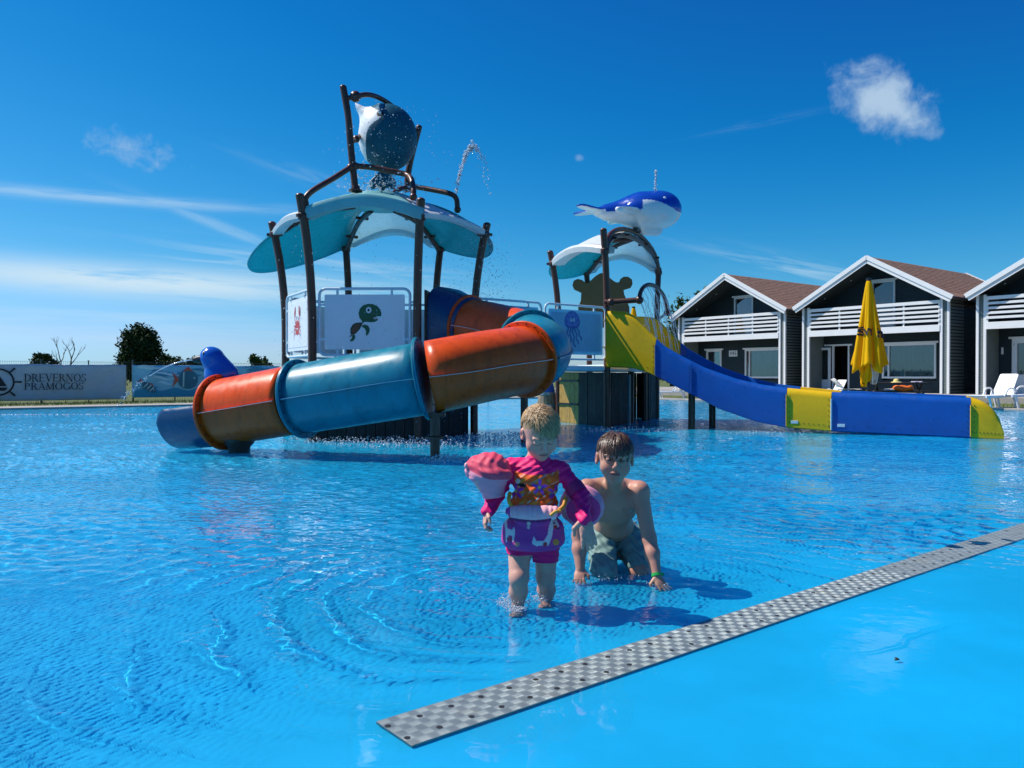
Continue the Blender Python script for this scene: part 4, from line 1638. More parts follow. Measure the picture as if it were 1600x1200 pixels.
# ------------------------------------------------------------------ terrace and houses
mb = MB()
mb.prism([(ue + 5.0, -12), (ue + 26, -12), (ue + 26, ve + 11), (ue + 5.0, ve + 11)], (0, 0, -.3), U3, V3, .56)
tag(mb.build('terrace', M['concrete'], smooth=0), kind='structure')
HB = .26
HW, HD, REC = 7.6, 10.0, 1.5
EZ, AZ_ = 4.58 - HB, 6.78 - HB


def clap(mb, x0, x1, z0, z1, y, axis='x', out=-1, st=.15, holes=()):
    """clapboard wall: every board laps over the one below; openings are left out"""
    rows = []
    z = z0
    while z < z1 - 1e-6:
        zt = min(z + st, z1)
        spans = [(x0, x1)]
        for (a, b, c, d) in holes:
            if c < zt - .01 and d > z + .01:
                ns = []
                for s0_, s1_ in spans:
                    if b <= s0_ or a >= s1_:
                        ns.append((s0_, s1_))
                    else:
                        if a > s0_:
                            ns.append((s0_, a))
                        if b < s1_:
                            ns.append((b, s1_))
                spans = ns
        for s0_, s1_ in spans:
            q = [(s0_, y + out * .022, z), (s1_, y + out * .022, z), (s1_, y + out * .004, zt), (s0_, y + out * .004, zt), (s0_, y, z), (s1_, y, z)]
            if axis == 'y':
                q = [(b_, a_, c_) for a_, b_, c_ in q]
            mb.add(q, [(0, 1, 2, 3), (4, 5, 1, 0)])
        z = zt


def window(root, x0, x1, z0, z1, y, fw=.09, bars=(), curtain=False, nm='window', hood=True):
    w_ = MB()
    for a, b in (((x0, z0), (x0 + fw, z1)), ((x1 - fw, z0), (x1, z1))):
        w_.box(((a[0] + b[0]) / 2, y - .03, (z0 + z1) / 2), (fw, .10, z1 - z0))
    for zz in (z0 + fw / 2, z1 - fw / 2):
        w_.box(((x0 + x1) / 2, y - .028, zz), (x1 - x0 - 2 * fw, .094, fw))
    for bx in bars:
        w_.box((bx, y - .026, (z0 + z1) / 2), (.07, .088, z1 - z0 - 2 * fw))
    o = w_.build(nm, M['pvc'], root, smooth=0, bevel=.006)
    g_ = MB()
    g_.box(((x0 + x1) / 2, y + .01, (z0 + z1) / 2), (x1 - x0 - fw, .012, z1 - z0 - fw))
    g_.build('pane', M['glass'], o, smooth=0)
    if hood:
        h_ = MB()
        h_.box(((x0 + x1) / 2, y - .05, z1 + .045), (x1 - x0 + .24, .13, .09))
        h_.build('lintel', M['white_paint'], o, smooth=0, bevel=.008)
    if curtain:
        c_ = MB()
        G = []
        n = int((x1 - x0) / .035)
        for i in range(n + 1):
            x = x0 + .06 + (x1 - x0 - .12) * i / n
            yy = y + .32 + .05 * math.sin(x * 24) + .03 * math.sin(x * 9.3)
            G.append([(x, yy, z0 - .05), (x, yy + .02 * math.sin(x * 31), z1 - .05)])
        c_.grid(G)
        c_.build('curtain', M['curtain'], o, smooth=180)
    return o


def text_mesh(txt, size, m, parent, loc, rot, name='lettering', ext=.002, space=1., bold=0.):
    cu = bpy.data.curves.new(name, 'FONT')
    cu.body = txt
    cu.size = size
    cu.extrude = ext
    cu.offset = bold
    cu.align_x = 'CENTER'
    cu.align_y = 'CENTER'
    cu.space_character = space
    tmp = bpy.data.objects.new(name, cu)
    C.objects.link(tmp)
    dg = bpy.context.evaluated_depsgraph_get()
    me = bpy.data.meshes.new_from_object(tmp.evaluated_get(dg))
    bpy.data.objects.remove(tmp)
    o = bpy.data.objects.new(name, me)
    me.materials.clear()
    me.materials.append(m)
    C.objects.link(o)
    o.parent = parent
    o.location = loc
    o.rotation_euler = rot
    return o


def house(k, label, openings):
    s_ = (-8.28, 0, 8.40)[k]
    root = thing('gabled_house', (14.85 + .609 * s_, 41.4 - .793 * s_, HB), label, 'house', 'dark gabled houses with white balconies', rz=math.atan2(-.793, .609), worldmode=False)
    holes = [o[1:5] for o in openings if o[0] in ('win', 'door', 'doorway', 'up')]
    # front wall set back behind the balcony, cut round its openings
    f_ = MB()
    clap(f_, .5, HW - .5, 0, EZ, REC, holes=holes)
    z = EZ
    while z < AZ_ - .35:
        hw = (AZ_ - .12 - z) / (AZ_ - EZ) * HW / 2
        clap(f_, HW / 2 - hw, HW / 2 + hw, z, min(z + .15, AZ_), REC, holes=holes)
        z += .15
    f_.build('front_wall', M['siding'], root, smooth=0)
    for sg, x in (('l', .22), ('r', HW - .22)):
        sw = MB()
        clap(sw, .16, HD, 0, EZ - .05, x, 'y', -1 if sg == 'l' else 1)
        sw.box((x + (.06 if sg == 'l' else -.06), HD / 2 + .1, (EZ - .05) / 2), (.10, HD - .2, EZ - .05))
        sw.build('side_wall', M['siding'], root, smooth=0)
        # corner pier: white boards with grey siding between
        x0 = .15 if sg == 'l' else HW - .56
        cp_ = MB()
        top = EZ - .02
        clap(cp_, x0 + .11, x0 + .30, 0, top, .12, st=.11)
        cp_.box((x0 + .205, REC / 2 + .14, top / 2), (.30, REC - .04, top - .01))
        pier = cp_.build('corner_pier', M['siding_pale'], root, smooth=0)
        for xx in (x0 + .055, x0 + .355):
            tb = MB()
            tb.box((xx, .10, top / 2), (.11, .10, top))
            tb.build('trim_board', M['white_paint'], pier, smooth=0, bevel=.008)
    bw = MB()
    bw.box((HW / 2, HD - .1, EZ / 2), (HW - .6, .1, EZ - .1))
    bw.prism([(.3, EZ - .05), (HW - .3, EZ - .05), (HW / 2, AZ_ - .15)], (0, HD - .05, 0), (1, 0, 0), (0, 0, 1), .1)
    bw.build('back_wall', M['siding'], root, smooth=0)
    # roof: two shingled slopes
    for sg in (-1, 1):
        e0 = np.array((HW / 2 + sg * (HW / 2 + .02), 0, EZ + .06))
        a0 = np.array((HW / 2, 0, AZ_))
        L = np.linalg.norm(e0 - a0)
        dn_ = unit(e0 - a0)
        nn = unit(np.array((sg * (AZ_ - EZ), 0, HW / 2)))
        rf = MB()
        y0, y1 = -.32, HD + .25
        c4 = [a0 + (0, y0, 0), a0 + (0, y1, 0), e0 + dn_ * .12 + (0, y1, 0), e0 + dn_ * .12 + (0, y0, 0)]
        vs_ = c4 + [q - nn * .14 for q in c4]
        rf.add(vs_, [(0, 1, 2, 3)[::sg], (7, 6, 5, 4)[::sg], (0, 3, 7, 4), (1, 5, 6, 2), (2, 6, 7, 3)])
        o = rf.build('roof_slope', M['shingle'], root, smooth=0)
        ul = o.data.uv_layers.new(name='UVMap')
        for lp_ in o.data.loops:
            co_ = np.array(o.data.vertices[lp_.vertex_index].co)
            ul.data[lp_.index].uv = (co_[1], float(np.dot(co_ - a0, dn_)))
        # overhanging shingle courses at 0.13 m catch the light as thin steps
        st_ = MB()
        for j in range(1, int(L / .26)):
            q = a0 + dn_ * .26 * j + nn * .006
            st_.bar(q + (0, y0, 0), q + (0, y1, 0), .03, .010, up=tuple(nn))
        tag(st_.build('shingle_course', M['shingle'], o, smooth=0), kind='stuff')
        for yb, nm in ((-.335, 'barge_board'), (HD + .265, 'barge_board')):
            bb_ = MB()
            bb_.bar(a0 + (0, yb, -.05) - dn_ * .02, e0 + dn_ * .14 + (0, yb, -.05), .03, .20, up=tuple(nn))
            bo_ = bb_.build(nm, M['white_paint'], root, smooth=0, bevel=.006)
            if yb < 0:
                b2_ = MB()
                b2_.bar(a0 + (0, yb + .045, -.24) - dn_ * .0, e0 + dn_ * .02 + (0, yb + .045, -.24), .03, .17, up=tuple(nn))
                b2_.build('lower_barge_board', M['white_paint'], bo_, smooth=0, bevel=.006)
        so_ = MB()
        so_.bar(a0 + (0, REC / 2 - .05, -.19), e0 + dn_ * -.1 + (0, REC / 2 - .05, -.19), REC + .15, .03, up=tuple(nn))
        sof = so_.build('soffit', M['soffit'], root, smooth=0)
        for fr_ in (.35, .72):
            dl = MB()
            q = a0 + (e0 - a0) * fr_ + np.array((0, REC * .45, -.215))
            dl.ball(q, (.05, .05, .02), 8)
            dl.build('downlight', M['pvc'], sof, smooth=180)
        gt = MB()
        q = e0 + dn_ * .16 + np.array((0, 0, -.06))
        gt.tube([q + (0, y0, 0), q + (0, y1, 0)], .05, 8)
        gt.build('gutter', M['soffit'], root, smooth=50)
    # balcony
    xb0, xb1 = .56, HW - .56
    b_ = MB()
    b_.box((HW / 2, REC / 2 + .03, 3.24 - HB), (xb1 - xb0, REC - .06, .12))
    bal = b_.build('balcony', M['soffit'], root, smooth=0)
    fa = MB()
    fa.box((HW / 2, .045, 3.22 - HB), (xb1 - xb0, .05, .30))
    fa.build('fascia', M['white_paint'], bal, smooth=0, bevel=.006)
    for i in range(5):
        sl_ = MB()
        z = 3.56 - HB + i * .205
        hh = .105 if i < 4 else .15
        if i == 4:
            z += .02
        sl_.box((HW / 2, .03, z), (xb1 - xb0, .028, hh))
        sl_.build('rail_slat', M['white_paint'], bal, smooth=0, bevel=.005)
    for i in range(5):
        x = xb0 + .04 + (xb1 - xb0 - .08) * i / 4
        ps = MB()
        ps.box((x, .085, 3.90 - HB), (.07, .07, 1.06))
        ps.build('baluster', M['white_paint'], bal, smooth=0, bevel=.005)
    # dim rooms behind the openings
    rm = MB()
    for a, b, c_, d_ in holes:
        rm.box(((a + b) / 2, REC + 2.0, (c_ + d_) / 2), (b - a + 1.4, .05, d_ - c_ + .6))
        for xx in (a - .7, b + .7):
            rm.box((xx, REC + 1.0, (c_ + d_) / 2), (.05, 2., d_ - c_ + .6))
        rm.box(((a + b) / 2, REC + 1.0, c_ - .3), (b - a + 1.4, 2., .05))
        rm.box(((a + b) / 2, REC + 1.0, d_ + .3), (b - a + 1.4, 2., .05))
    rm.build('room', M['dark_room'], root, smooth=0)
    for op in openings:
        if op[0] in ('win', 'up'):
            window(root, *op[1:5], REC, bars=op[5] if len(op) > 5 else (), curtain=op[0] == 'win')
        elif op[0] == 'doorway':
            x0, x1, z0, z1 = op[1:5]
            fm = MB()
            fm.box((x0 + .035, REC - .02, (z0 + z1) / 2), (.07, .12, z1 - z0))
            fm.box((x1 - .035, REC - .02, (z0 + z1) / 2), (.07, .12, z1 - z0))
            fm.box(((x0 + x1) / 2 - .15, REC - .018, z1 + .04), (x1 - x0 + .6, .14, .09))
            fm.build('door_frame', M['white_paint'], root, smooth=0, bevel=.006)
            cu_ = MB()
            cu_.tube([(x0 + .62, REC + .4, z0), (x0 + .62, REC + .4, z1)], .03, 8)
            cu_.build('curtain_edge', M['curtain'], root, smooth=50)
            # the leaf stands open towards the viewer's left
            d_ = window(root, x0 - .98, x0 - .02, z0 + .02, z1 - .08, REC - .16, fw=.12, nm='door_leaf', hood=False)
            lp_ = MB()
            lp_.box((x0 - .5, REC - .165, z0 + .36), (.72, .05, .48))
            lp_.build('door_panel', M['pvc'], d_, smooth=0, bevel=.01)
            hd = MB()
            hd.tube([(x0 - .92, REC - .24, z0 + 1.02), (x0 - .92, REC - .27, z0 + 1.02), (x0 - .80, REC - .27, z0 + 1.02)], .014, 6)
            hd.build('handle', M['hoop'], d_, smooth=50)
        elif op[0] == 'door':
            d_ = window(root, *op[1:5], REC, fw=.20, nm='door', hood=True)
            x0, x1, z0, z1 = op[1:5]
            lp_ = MB()
            lp_.box(((x0 + x1) / 2, REC - .02, z0 + .52), (x1 - x0 - .40, .05, .66))
            lp_.build('door_panel', M['pvc'], d_, smooth=0, bevel=.01)
            for zz in (z0 + .8, z1 - .25):
                hg = MB()
                hg.tube([(x0 + .10, REC - .09, zz - .05), (x0 + .10, REC - .09, zz + .05)], .014, 6)
                hg.build('hinge', M['hoop'], d_, smooth=50)
        elif op[0] == 'plaque':
            x0, x1, z0, z1 = op[1:5]
            pl = MB()
            pl.box(((x0 + x1) / 2, REC - .035, (z0 + z1) / 2), (x1 - x0, .02, z1 - z0))
            po = pl.build('number_plate', M['sign_white'], root, smooth=0, bevel=.004)
            text_mesh('V45', .30, M['print_black'], po, ((x0 + x1) / 2, REC - .049, (z0 + z1) / 2), (R(90), 0, 0))
        elif op[0] == 'lamp':
            x0, x1, z0, z1 = op[1:5]
            lm = MB()
            lm.box(((x0 + x1) / 2, REC - .06, (z0 + z1) / 2), (.07, .08, z1 - z0))
            lm.build('wall_lamp', M['pvc'], root, smooth=0, bevel=.01)
    return root


z_ = lambda a: a - HB
house(0, 'dark gabled house farthest left, white balcony and the number plate beside its window', [
    ('win', 1.15, 2.25, z_(1.25), z_(2.60)), ('plaque', 2.78, 3.36, z_(2.20), z_(2.55)), ('win', 3.9, 6.2, z_(.95), z_(2.58), (4.2,)), ('up', 3.15, 4.45, z_(3.42), z_(5.60))])
house(1, 'dark gabled house in the middle with open white door behind the large yellow parasol', [
    ('doorway', 1.02, 1.95, z_(.28), z_(2.62)), ('win', 3.66, 6.25, z_(.95), z_(2.62), (3.98,)), ('up', 3.1, 4.3, z_(3.42), z_(5.75))])
house(2, 'dark gabled house cut by the right picture edge behind the white loungers', [
    ('lamp', .64, .70, z_(2.02), z_(2.32)), ('door', 1.05, 2.2, z_(.28), z_(2.68)), ('win', 3.2, 5.9, z_(.95), z_(2.6)), ('up', 3.0, 4.4, z_(3.42), z_(5.75))])

# ------------------------------------------------------------------ parasols
def parasol(q, H, low, rad, label, seed, letters=False):
    rr = random.Random(seed)
    root = thing('parasol', q, label, 'parasol', None)
    mb = MB()
    mb.tube([q, q + (0, 0, H - .05)], .055, 12)
    mb.build('pole', M['black'], root, smooth=50)
    mb = MB()
    mb.lathe([(.38, 0), (.38, .06), (.30, .10), (.08, .12), (.07, .35)], q, 20)
    mb.build('base', M['black'], root, smooth=30)
    n, nz = 144, 30
    G = []
    ph = [rr.uniform(0, 6.28) for _ in range(4)]
    for i in range(nz + 1):
        f_ = i / nz
        z = H - (H - low) * f_
        r_ = rad * (.13 + .92 * f_ ** .80 - .05 * math.sin(f_ * 3.1))
        row = []
        for k in range(n):
            a = 2 * math.pi * k / n
            fold = .17 * math.cos(a * 7 + ph[0] + .5 * math.sin(f_ * 2.5)) + .09 * math.cos(a * 11 + ph[1] + f_) + .05 * math.cos(a * 17 + ph[2] + 2 * f_)
            rr_ = r_ * (1 + fold * min(1, f_ * 1.6))
            zz = z - (.30 * math.cos(a * 3.5 + ph[3]) - .1 * math.cos(a * 7)) * max(0, f_ - .8) / .2 * rad
            row.append(q + np.array((math.cos(a) * rr_, math.sin(a) * rr_, zz - q[2])))
        G.append(row)
    mb = MB()
    mb.grid(G, closev=True)
    cv = mb.build('canopy', M['cloth_yellow'], root, smooth=180, solid=.012)
    mb = MB()
    mb.lathe([(.10, H - .02), (.10, H + .05), (.04, H + .07)], q - (0, 0, q[2]), 12)
    mb.build('finial', M['black'], root, smooth=40)
    for a, m_, w_, L in ((200, M['cloth_yellow'], .16, .95), (235, M['cloth_yellow'], .12, .75), (300, M['lining'], .15, .85), (330, M['lining'], .10, .7), (20, M['cloth_yellow'], .14, .7)):
        mb = MB()
        c_ = q + np.array((math.cos(R(a)) * rad * .45, math.sin(R(a)) * rad * .45, low + .25 - q[2]))
        t_ = np.array((-math.sin(R(a)), math.cos(R(a)), 0))
        GG = []
        for i in range(9):
            f_ = i / 8
            GG.append([c_ + t_ * w_ * s__ * (1.2 - .9 * f_) * 1.6 + np.array((.05 * math.sin(s__ * 6 + f_ * 3), -.06 * math.cos(s__ * 7), -L * f_)) for s__ in np.linspace(-1, 1, 7)])
        mb.grid(GG)
        mb.build('hanging_flap', m_, root, smooth=180, solid=.01)
    if letters:
        for x0, zz, txt, sp in ((-.20, 1.78, 'ŠVY', 0), (.27, 1.70, 'ŠVY', 0)):
            # letters laid on the cloth: each vertex is pushed out to the canopy surface
            o = text_mesh(txt, .36, M['print_black'], root, (0, 0, 0), (0, 0, 0), ext=0, bold=.016)
            bmx = bmesh.new()
            bmx.from_mesh(o.data)
            bmesh.ops.triangulate(bmx, faces=bmx.faces[:])
            bmesh.ops.subdivide_edges(bmx, edges=bmx.edges[:], cuts=5, use_grid_fill=True)
            bmx.to_mesh(o.data)
            bmx.free()
            tz = low + zz - .45
            f_ = (H - tz) / (H - low)
            for v in o.data.vertices:
                x, z = v.co.x * .62 + x0, tz + v.co.y
                f_ = (H - z) / (H - low)
                r_ = rad * (.13 + .92 * f_ ** .80 - .05 * math.sin(f_ * 3.1))
                a = -math.pi / 2 + math.asin(max(-.98, min(.98, x / (r_ * 1.05))))
                fold = .17 * math.cos(a * 7 + ph[0] + .5 * math.sin(f_ * 2.5)) + .09 * math.cos(a * 11 + ph[1] + f_) + .05 * math.cos(a * 17 + ph[2] + 2 * f_)
                rr_ = r_ * (1 + fold * min(1, f_ * 1.6)) + .045
                v.co = (math.cos(a) * rr_, math.sin(a) * rr_, z - q[2])
    return root


pq = np.array((13.38, 30.0, .04))
parasol(pq, 4.66, 1.35, .53, 'large closed yellow parasol with black lettering before the middle house', 4, True)
pq2 = np.array((990 - 800, 0, 0)) / 1250 * 46 + np.array((0, 46, .05))
parasol(pq2, 5.0, 1.9, .55, 'closed yellow parasol far behind the slide spray, only its tip showing', 9)

# ------------------------------------------------------------------ loungers and table
def lounger():
    r_ = bpy.data.objects.new('sun_lounger', None)
    C.objects.link(r_)
    m = M['plastic_white']
    for sg in (-1, 1):
        mb = MB()
        mb.bar((-.05, sg * .30, .36), (1.35, sg * .30, .34), .05, .07)
        mb.build('side_rail', m, r_, smooth=0, bevel=.012)
        for x in (.08, 1.22):
            mb = MB()
            mb.tube(smooth_path([(x - .10, sg * .31, .0), (x - .04, sg * .31, .2), (x, sg * .30, .34)], 4), .032, 8)
            mb.build('leg', m, r_, smooth=50)
        mb = MB()
        mb.tube(smooth_path([(.20, sg * .34, .34), (.12, sg * .36, .52), (.22, sg * .36, .60), (.42, sg * .36, .56), (.56, sg * .34, .36)], 5), .026, 8)
        mb.build('armrest', m, r_, smooth=50)
    for i in range(9):
        mb = MB()
        mb.box((.28 + i * .125, 0, .375), (.105, .56, .022))
        mb.build('seat_slat', m, r_, smooth=0, bevel=.006)
    bk = MB()
    o_ = np.array((.18, 0, .38))
    ax_, az__ = np.array((-.50, 0, .866)), np.array((.866, 0, .50))
    for sg in (-1, 1):
        bk.bar(o_ + ax_ * .0 + (0, sg * .28, 0), o_ + ax_ * .74 + (0, sg * .26, 0), .06, .03, up=tuple(az__))
    back = bk.build('backrest', m, r_, smooth=0, bevel=.01)
    for i in range(6):
        mb = MB()
        mb.box(o_ + ax_ * (.06 + i * .128), (.114, .54 - .006 * i, .022), (ax_, (0, 1, 0), np.cross(ax_, (0, 1, 0))))
        mb.build('back_slat', m, back, smooth=0, bevel=.006)
    return r_


l0 = lounger()
LS = [((15.9, 25.75, .05), 205, 'white plastic sun lounger with raised back standing in front of the right house'),
      ((17.0, 25.7, .05), 195, 'white sun lounger cut by the right picture edge, beside the other lounger'),
      ((13.1, 32.0, .03), 200, 'white sun lounger with a towel, left of the yellow parasol pole'),
      ((7.85, 36.4, .03), 160, 'white plastic chair on the lawn seen under the open slide')]
for i, (q, rz, lab) in enumerate(LS):
    o = l0 if i == 0 else copy_tree(l0)
    o.location = q
    o.rotation_euler = (0, 0, R(rz))
    o.scale = ((1.04,) * 3, (1.12,) * 3, (.85,) * 3, (.9,) * 3)[i]
    tag(o, lab, 'lounge chair', 'white plastic loungers on the poolside')
mb = MB()
tq = np.array((13.1, 32.0, -.02))
G = [[tq + np.array((.18 * i - .25, -.22 + .09 * j, .55 + .42 * max(0, 1 - i / 2.2) + .02 * math.sin(i * 2 + j))) for j in range(6)] for i in range(7)]
mb.grid(G)
tag(mb.build('towel', M['towel'], smooth=180, solid=.02), 'pale towel draped over the lounger beside the parasol pole', 'towel')

tb = thing('picnic_table', (14.95, 31.0, .03), 'dark timber picnic table standing in front of the big window', 'table')
tx = unit((1, -.25, 0))
ty = np.array((-tx[1], tx[0], 0))
tq = np.array((14.95, 31.0, .03))
for i in range(5):
    mb = MB()
    mb.box(tq + ty * (i - 2) * .15 + (0, 0, .76), (2.0, .14, .045), (tx, ty, (0, 0, 1)))
    mb.build('top_board', M['timber_dark'], tb, smooth=0, bevel=.006)
for sg in (-1, 1):
    for q in range(2):
        mb = MB()
        mb.box(tq + ty * sg * (.68 + q * .15) + (0, 0, .45), (2.0, .14, .045), (tx, ty, (0, 0, 1)))
        mb.build('bench_board', M['timber_dark'], tb, smooth=0, bevel=.006)
    mb = MB()
    mb.bar(tq + tx * sg * .72 - ty * .68, tq + tx * sg * .72 + ty * .30 + (0, 0, .74), .05, .09)
    mb.bar(tq + tx * sg * .78 + ty * .68, tq + tx * sg * .78 - ty * .30 + (0, 0, .74), .05, .09)
    mb.bar(tq + tx * sg * .75 - ty * .8 + (0, 0, .40), tq + tx * sg * .75 + ty * .8 + (0, 0, .40), .04, .08)
    mb.build('trestle', M['timber_dark'], tb, smooth=0, bevel=.006)
mb = MB()
mb.tube([tq + tx * (.05 + .28 * math.cos(a)) - ty * (.70 + .16 * math.sin(a)) + (0, 0, .56 + .03 * math.sin(3 * a)) for a in np.linspace(0, 6.28, 20)[:-1]], .10, 10, close=True)
tag(mb.build('swim_ring', M['orange_float'], smooth=180), 'bright orange inflatable ring lying on the picnic bench', 'swim ring')
mb = MB()
mb.lathe([(.20, 0), (.19, .015), (.11, .03), (.10, .10), (.05, .14), (0, .145)], tq + tx * -.05 - ty * .05 + (0, 0, .785), 16)
tag(mb.build('sun_hat', mat('pale_yellow_cloth', (.70, .58, .22), .9), smooth=50), 'pale yellow sun hat on the picnic table top', 'hat')
mb = MB()
for i in range(5):
    mb.ball(tq + tx * (.55 + .07 * i) + ty * random.uniform(-.1, .1) + (0, 0, .80), (.08, .07, .035), 8)
tag(mb.build('folded_towel', mat('lilac_towel', (.5, .45, .55), .95), smooth=180), 'crumpled pale lilac towel at the right end of the picnic table', 'towel')
mb = MB()
for i in range(4):
    mb.ball(tq + tx * (-.55 + .1 * i) - ty * .72 + (0, 0, .51), (.09, .08, .05), 8)
tag(mb.build('folded_towel', M['towel'], smooth=180), 'pale folded towel on the bench left of the orange ring', 'towel')
# rolled cover on the deck behind the slide
mb = MB()
rq = np.array((9.75, 29.6 + 1.2, .32))
mb.tube([rq, rq + np.array((1.0, -.25, 0))], .20, 14)
mb.tube([rq + np.array((1.0, -.25, 0)), rq + np.array((1.02, -.255, 0))], .16, 14)
mb.box(rq + np.array((.5, -.12, -.24)), (.9, .3, .1))
tag(mb.build('rolled_mat', M['lining'], smooth=50), 'pale rolled up mat lying behind the yellow slide section', 'rolled mat')

# ------------------------------------------------------------------ fence with banners
VF = ve + 4.75
fence = thing('mesh_fence', uv(0, VF), 'dark welded mesh fence along the far lawn with banners', 'fence')
UF = [-18.0 + 3.18 * i for i in range(14)]
pm_ = None
for u in [a for a in UF] + [a + 1.59 for a in UF]:
    mb = MB()
    q = uv(u, VF, 0)
    big = u in UF
    mb.box(q + (0, 0, .84), (.06 if big else .04, .06 if big else .04, 1.68 if big else 1.62), (U3, V3, (0, 0, 1)))
    mb.box(q + (0, 0, 1.69 if big else 1.655), (.07, .07, .02), (U3, V3, (0, 0, 1)))
    mb.build('fence_post', M['fence'], fence, smooth=0)
mb = MB()
u = -20.
while u < 22:
    q = uv(u, VF - .04, 0)
    mb.box(q + (0, 0, .84), (.006, .006, 1.60), (U3, V3, (0, 0, 1)))
    u += .07
for zz in (.06, .46, .86, 1.26, 1.60):
    mb.bar(uv(-20, VF - .047, zz), uv(22, VF - .047, zz), .007, .007)
tag(mb.build('wire_mesh', M['fence'], fence, smooth=0), kind='stuff')


def banner(name, u0_, u1_, z0, z1, m, label, seed):
    rr = np.random.RandomState(seed)
    mb = MB()
    n, k = max(12, int((u1_ - u0_) / .12)), 12
    a = rr.uniform(0, 6.28, 6)
    fn = lambda u, z: .022 * math.sin(u * 2.1 + z * 3 + a[0]) + .016 * math.sin(u * 5.3 - z * 6 + a[1]) + .010 * math.sin(u * 9 + z * 9 + a[2])
    G = [[uv(u0_ + (u1_ - u0_) * i / n, VF - .085 + fn(u0_ + (u1_ - u0_) * i / n, z0 + (z1 - z0) * j / k), z0 + (z1 - z0) * j / k - .012 * math.sin(i / n * math.pi * 4) * (1 if j == k else 0)) for j in range(k + 1)] for i in range(n + 1)]
    mb.grid(G)
    c = uv((u0_ + u1_) / 2, VF - .1, z0)
    root = thing(name, c, label, 'banner')
    mb.build('banner_sheet', m, root, smooth=180, solid=.004)
    return root, fn


M['banner_white'] = mat('pale_banner_vinyl', (.55, .55, .54), .6, var=.10, vscale=1.2, bump=(2, .5, .1))
M['banner_sea'] = mat('sea_print_vinyl', (.30, .60, .68), .5, var=.12, vscale=1.4)
uat = lambda px: ((VF - .1) * .609 + (px - 800) / 1250 * 0 + 0) and None


def u_at(px):
    k = (px - 800) / 1250
    # uv: x = .793u-.609v, y = .609u+.793v, x = k*y
    v = VF - .1
    return v * (.609 + k * .793) / (.793 - k * .609)


ua, ub = u_at(197), u_at(206)
ban1, f1 = banner('white_banner', u_at(-40), ua, .14, 1.50, M['banner_white'], 'long pale banner with dark capitals and half a wheel emblem on the fence', 1)
ban2, f2 = banner('sea_banner', ub, u_at(436), .20, 1.50, M['banner_sea'], 'blue banner of waves and fishes tied to the fence', 2)


def on_banner(root, polys, mats, name, fn=None):
    mb = MB()
    ms = []
    off = .12
    for poly, m in polys:
        if m not in ms:
            ms.append(m)
        mb.cur = ms.index(m)
        off += .0012
        mb.prism([q for q in poly], uv(0, VF - off - .012, 0), U3, (0, 0, 1), .0008)
    return mb.build(name, ms, root, smooth=0)


# serif capitals drawn as strokes: every letter in a box 0..1 x 0..1
def seg(x0, y0, x1, y1, w):
    return ribbon([(x0, y0), (x1, y1)], w)


def serif(x, y):
    return [(x - .13, y - .022), (x + .13, y - .022), (x + .13, y + .022), (x - .13, y + .022)]


def arc(cx, cy, rx, ry, a0, a1, wx, wy, n=14):
    o, i_ = [], []
    for k in range(n + 1):
        a = R(a0 + (a1 - a0) * k / n)
        o.append((cx + rx * math.cos(a), cy + ry * math.sin(a)))
        i_.append((cx + (rx - wx) * math.cos(a), cy + (ry - wy) * math.sin(a)))
    return o + i_[::-1]


TH, TN = .115, .05
GL = {
    'D': (.78, [seg(.14, 0, .14, 1, TH), arc(.14, .5, .58, .5, -90, 90, .12, .05), serif(.14, .02), serif(.14, .98)]),
    'R': (.76, [seg(.14, 0, .14, 1, TH), arc(.14, .74, .42, .26, -90, 90, .11, .05), seg(.36, .5, .66, .02, TH), serif(.14, .02), serif(.14, .98), serif(.68, .02)]),
    'E': (.68, [seg(.14, 0, .14, 1, TH), seg(.14, .975, .58, .975, TN), seg(.14, .51, .48, .51, TN), seg(.14, .025, .60, .025, TN), seg(.57, 1, .57, .84, TN), seg(.59, 0, .59, .18, TN), seg(.47, .43, .47, .59, TN), serif(.12, .02), serif(.12, .98)]),
    'V': (.80, [seg(.12, 1, .40, 0, TH), seg(.40, 0, .66, 1, TN), serif(.12, .98), serif(.66, .98)]),
    'N': (.86, [seg(.14, 0, .14, 1, TN), seg(.14, 1, .68, 0, TH), seg(.68, 0, .68, 1, TN), serif(.14, .02), serif(.12, .98), serif(.68, .98)]),
    'O': (.86, [arc(.42, .5, .38, .52, 0, 360, .12, .05, 30)]),
    'S': (.60, [arc(.29, .75, .23, .26, 20, 265, .075, .05), arc(.29, .25, .25, .26, -160, 95, .085, .05), seg(.51, .80, .51, .98, TN), seg(.05, .03, .05, .22, TN)]),
    'P': (.68, [seg(.14, 0, .14, 1, TH), arc(.14, .72, .44, .28, -90, 90, .11, .05), serif(.14, .02), serif(.14, .98)]),
    'A': (.80, [seg(.10, 0, .38, 1, TN), seg(.38, 1, .68, 0, TH), seg(.20, .34, .58, .34, TN), serif(.10, .02), serif(.68, .02)]),
    'M': (.98, [seg(.12, 0, .16, 1, TN), seg(.16, 1, .47, .04, TH), seg(.47, .04, .78, 1, TN), seg(.78, 1, .82, 0, TH), serif(.12, .02), serif(.82, .02), serif(.14, .98), serif(.80, .98)]),
    'G': (.86, [arc(.44, .5, .40, .52, 45, 318, .12, .05, 24), seg(.76, .06, .76, .42, TH), serif(.74, .42), seg(.73, .78, .73, .98, TN)]),
}


def word(txt, u_left, z_base, h, width):
    tot = sum(GL[ch][0] for ch in txt)
    sx = width / tot
    out, x = [], u_left
    for ch in txt:
        for poly in GL[ch][1]:
            out.append(([(x + a * sx, z_base + b * h) for a, b in poly], M['print_black']))
        x += GL[ch][0] * sx
    return out


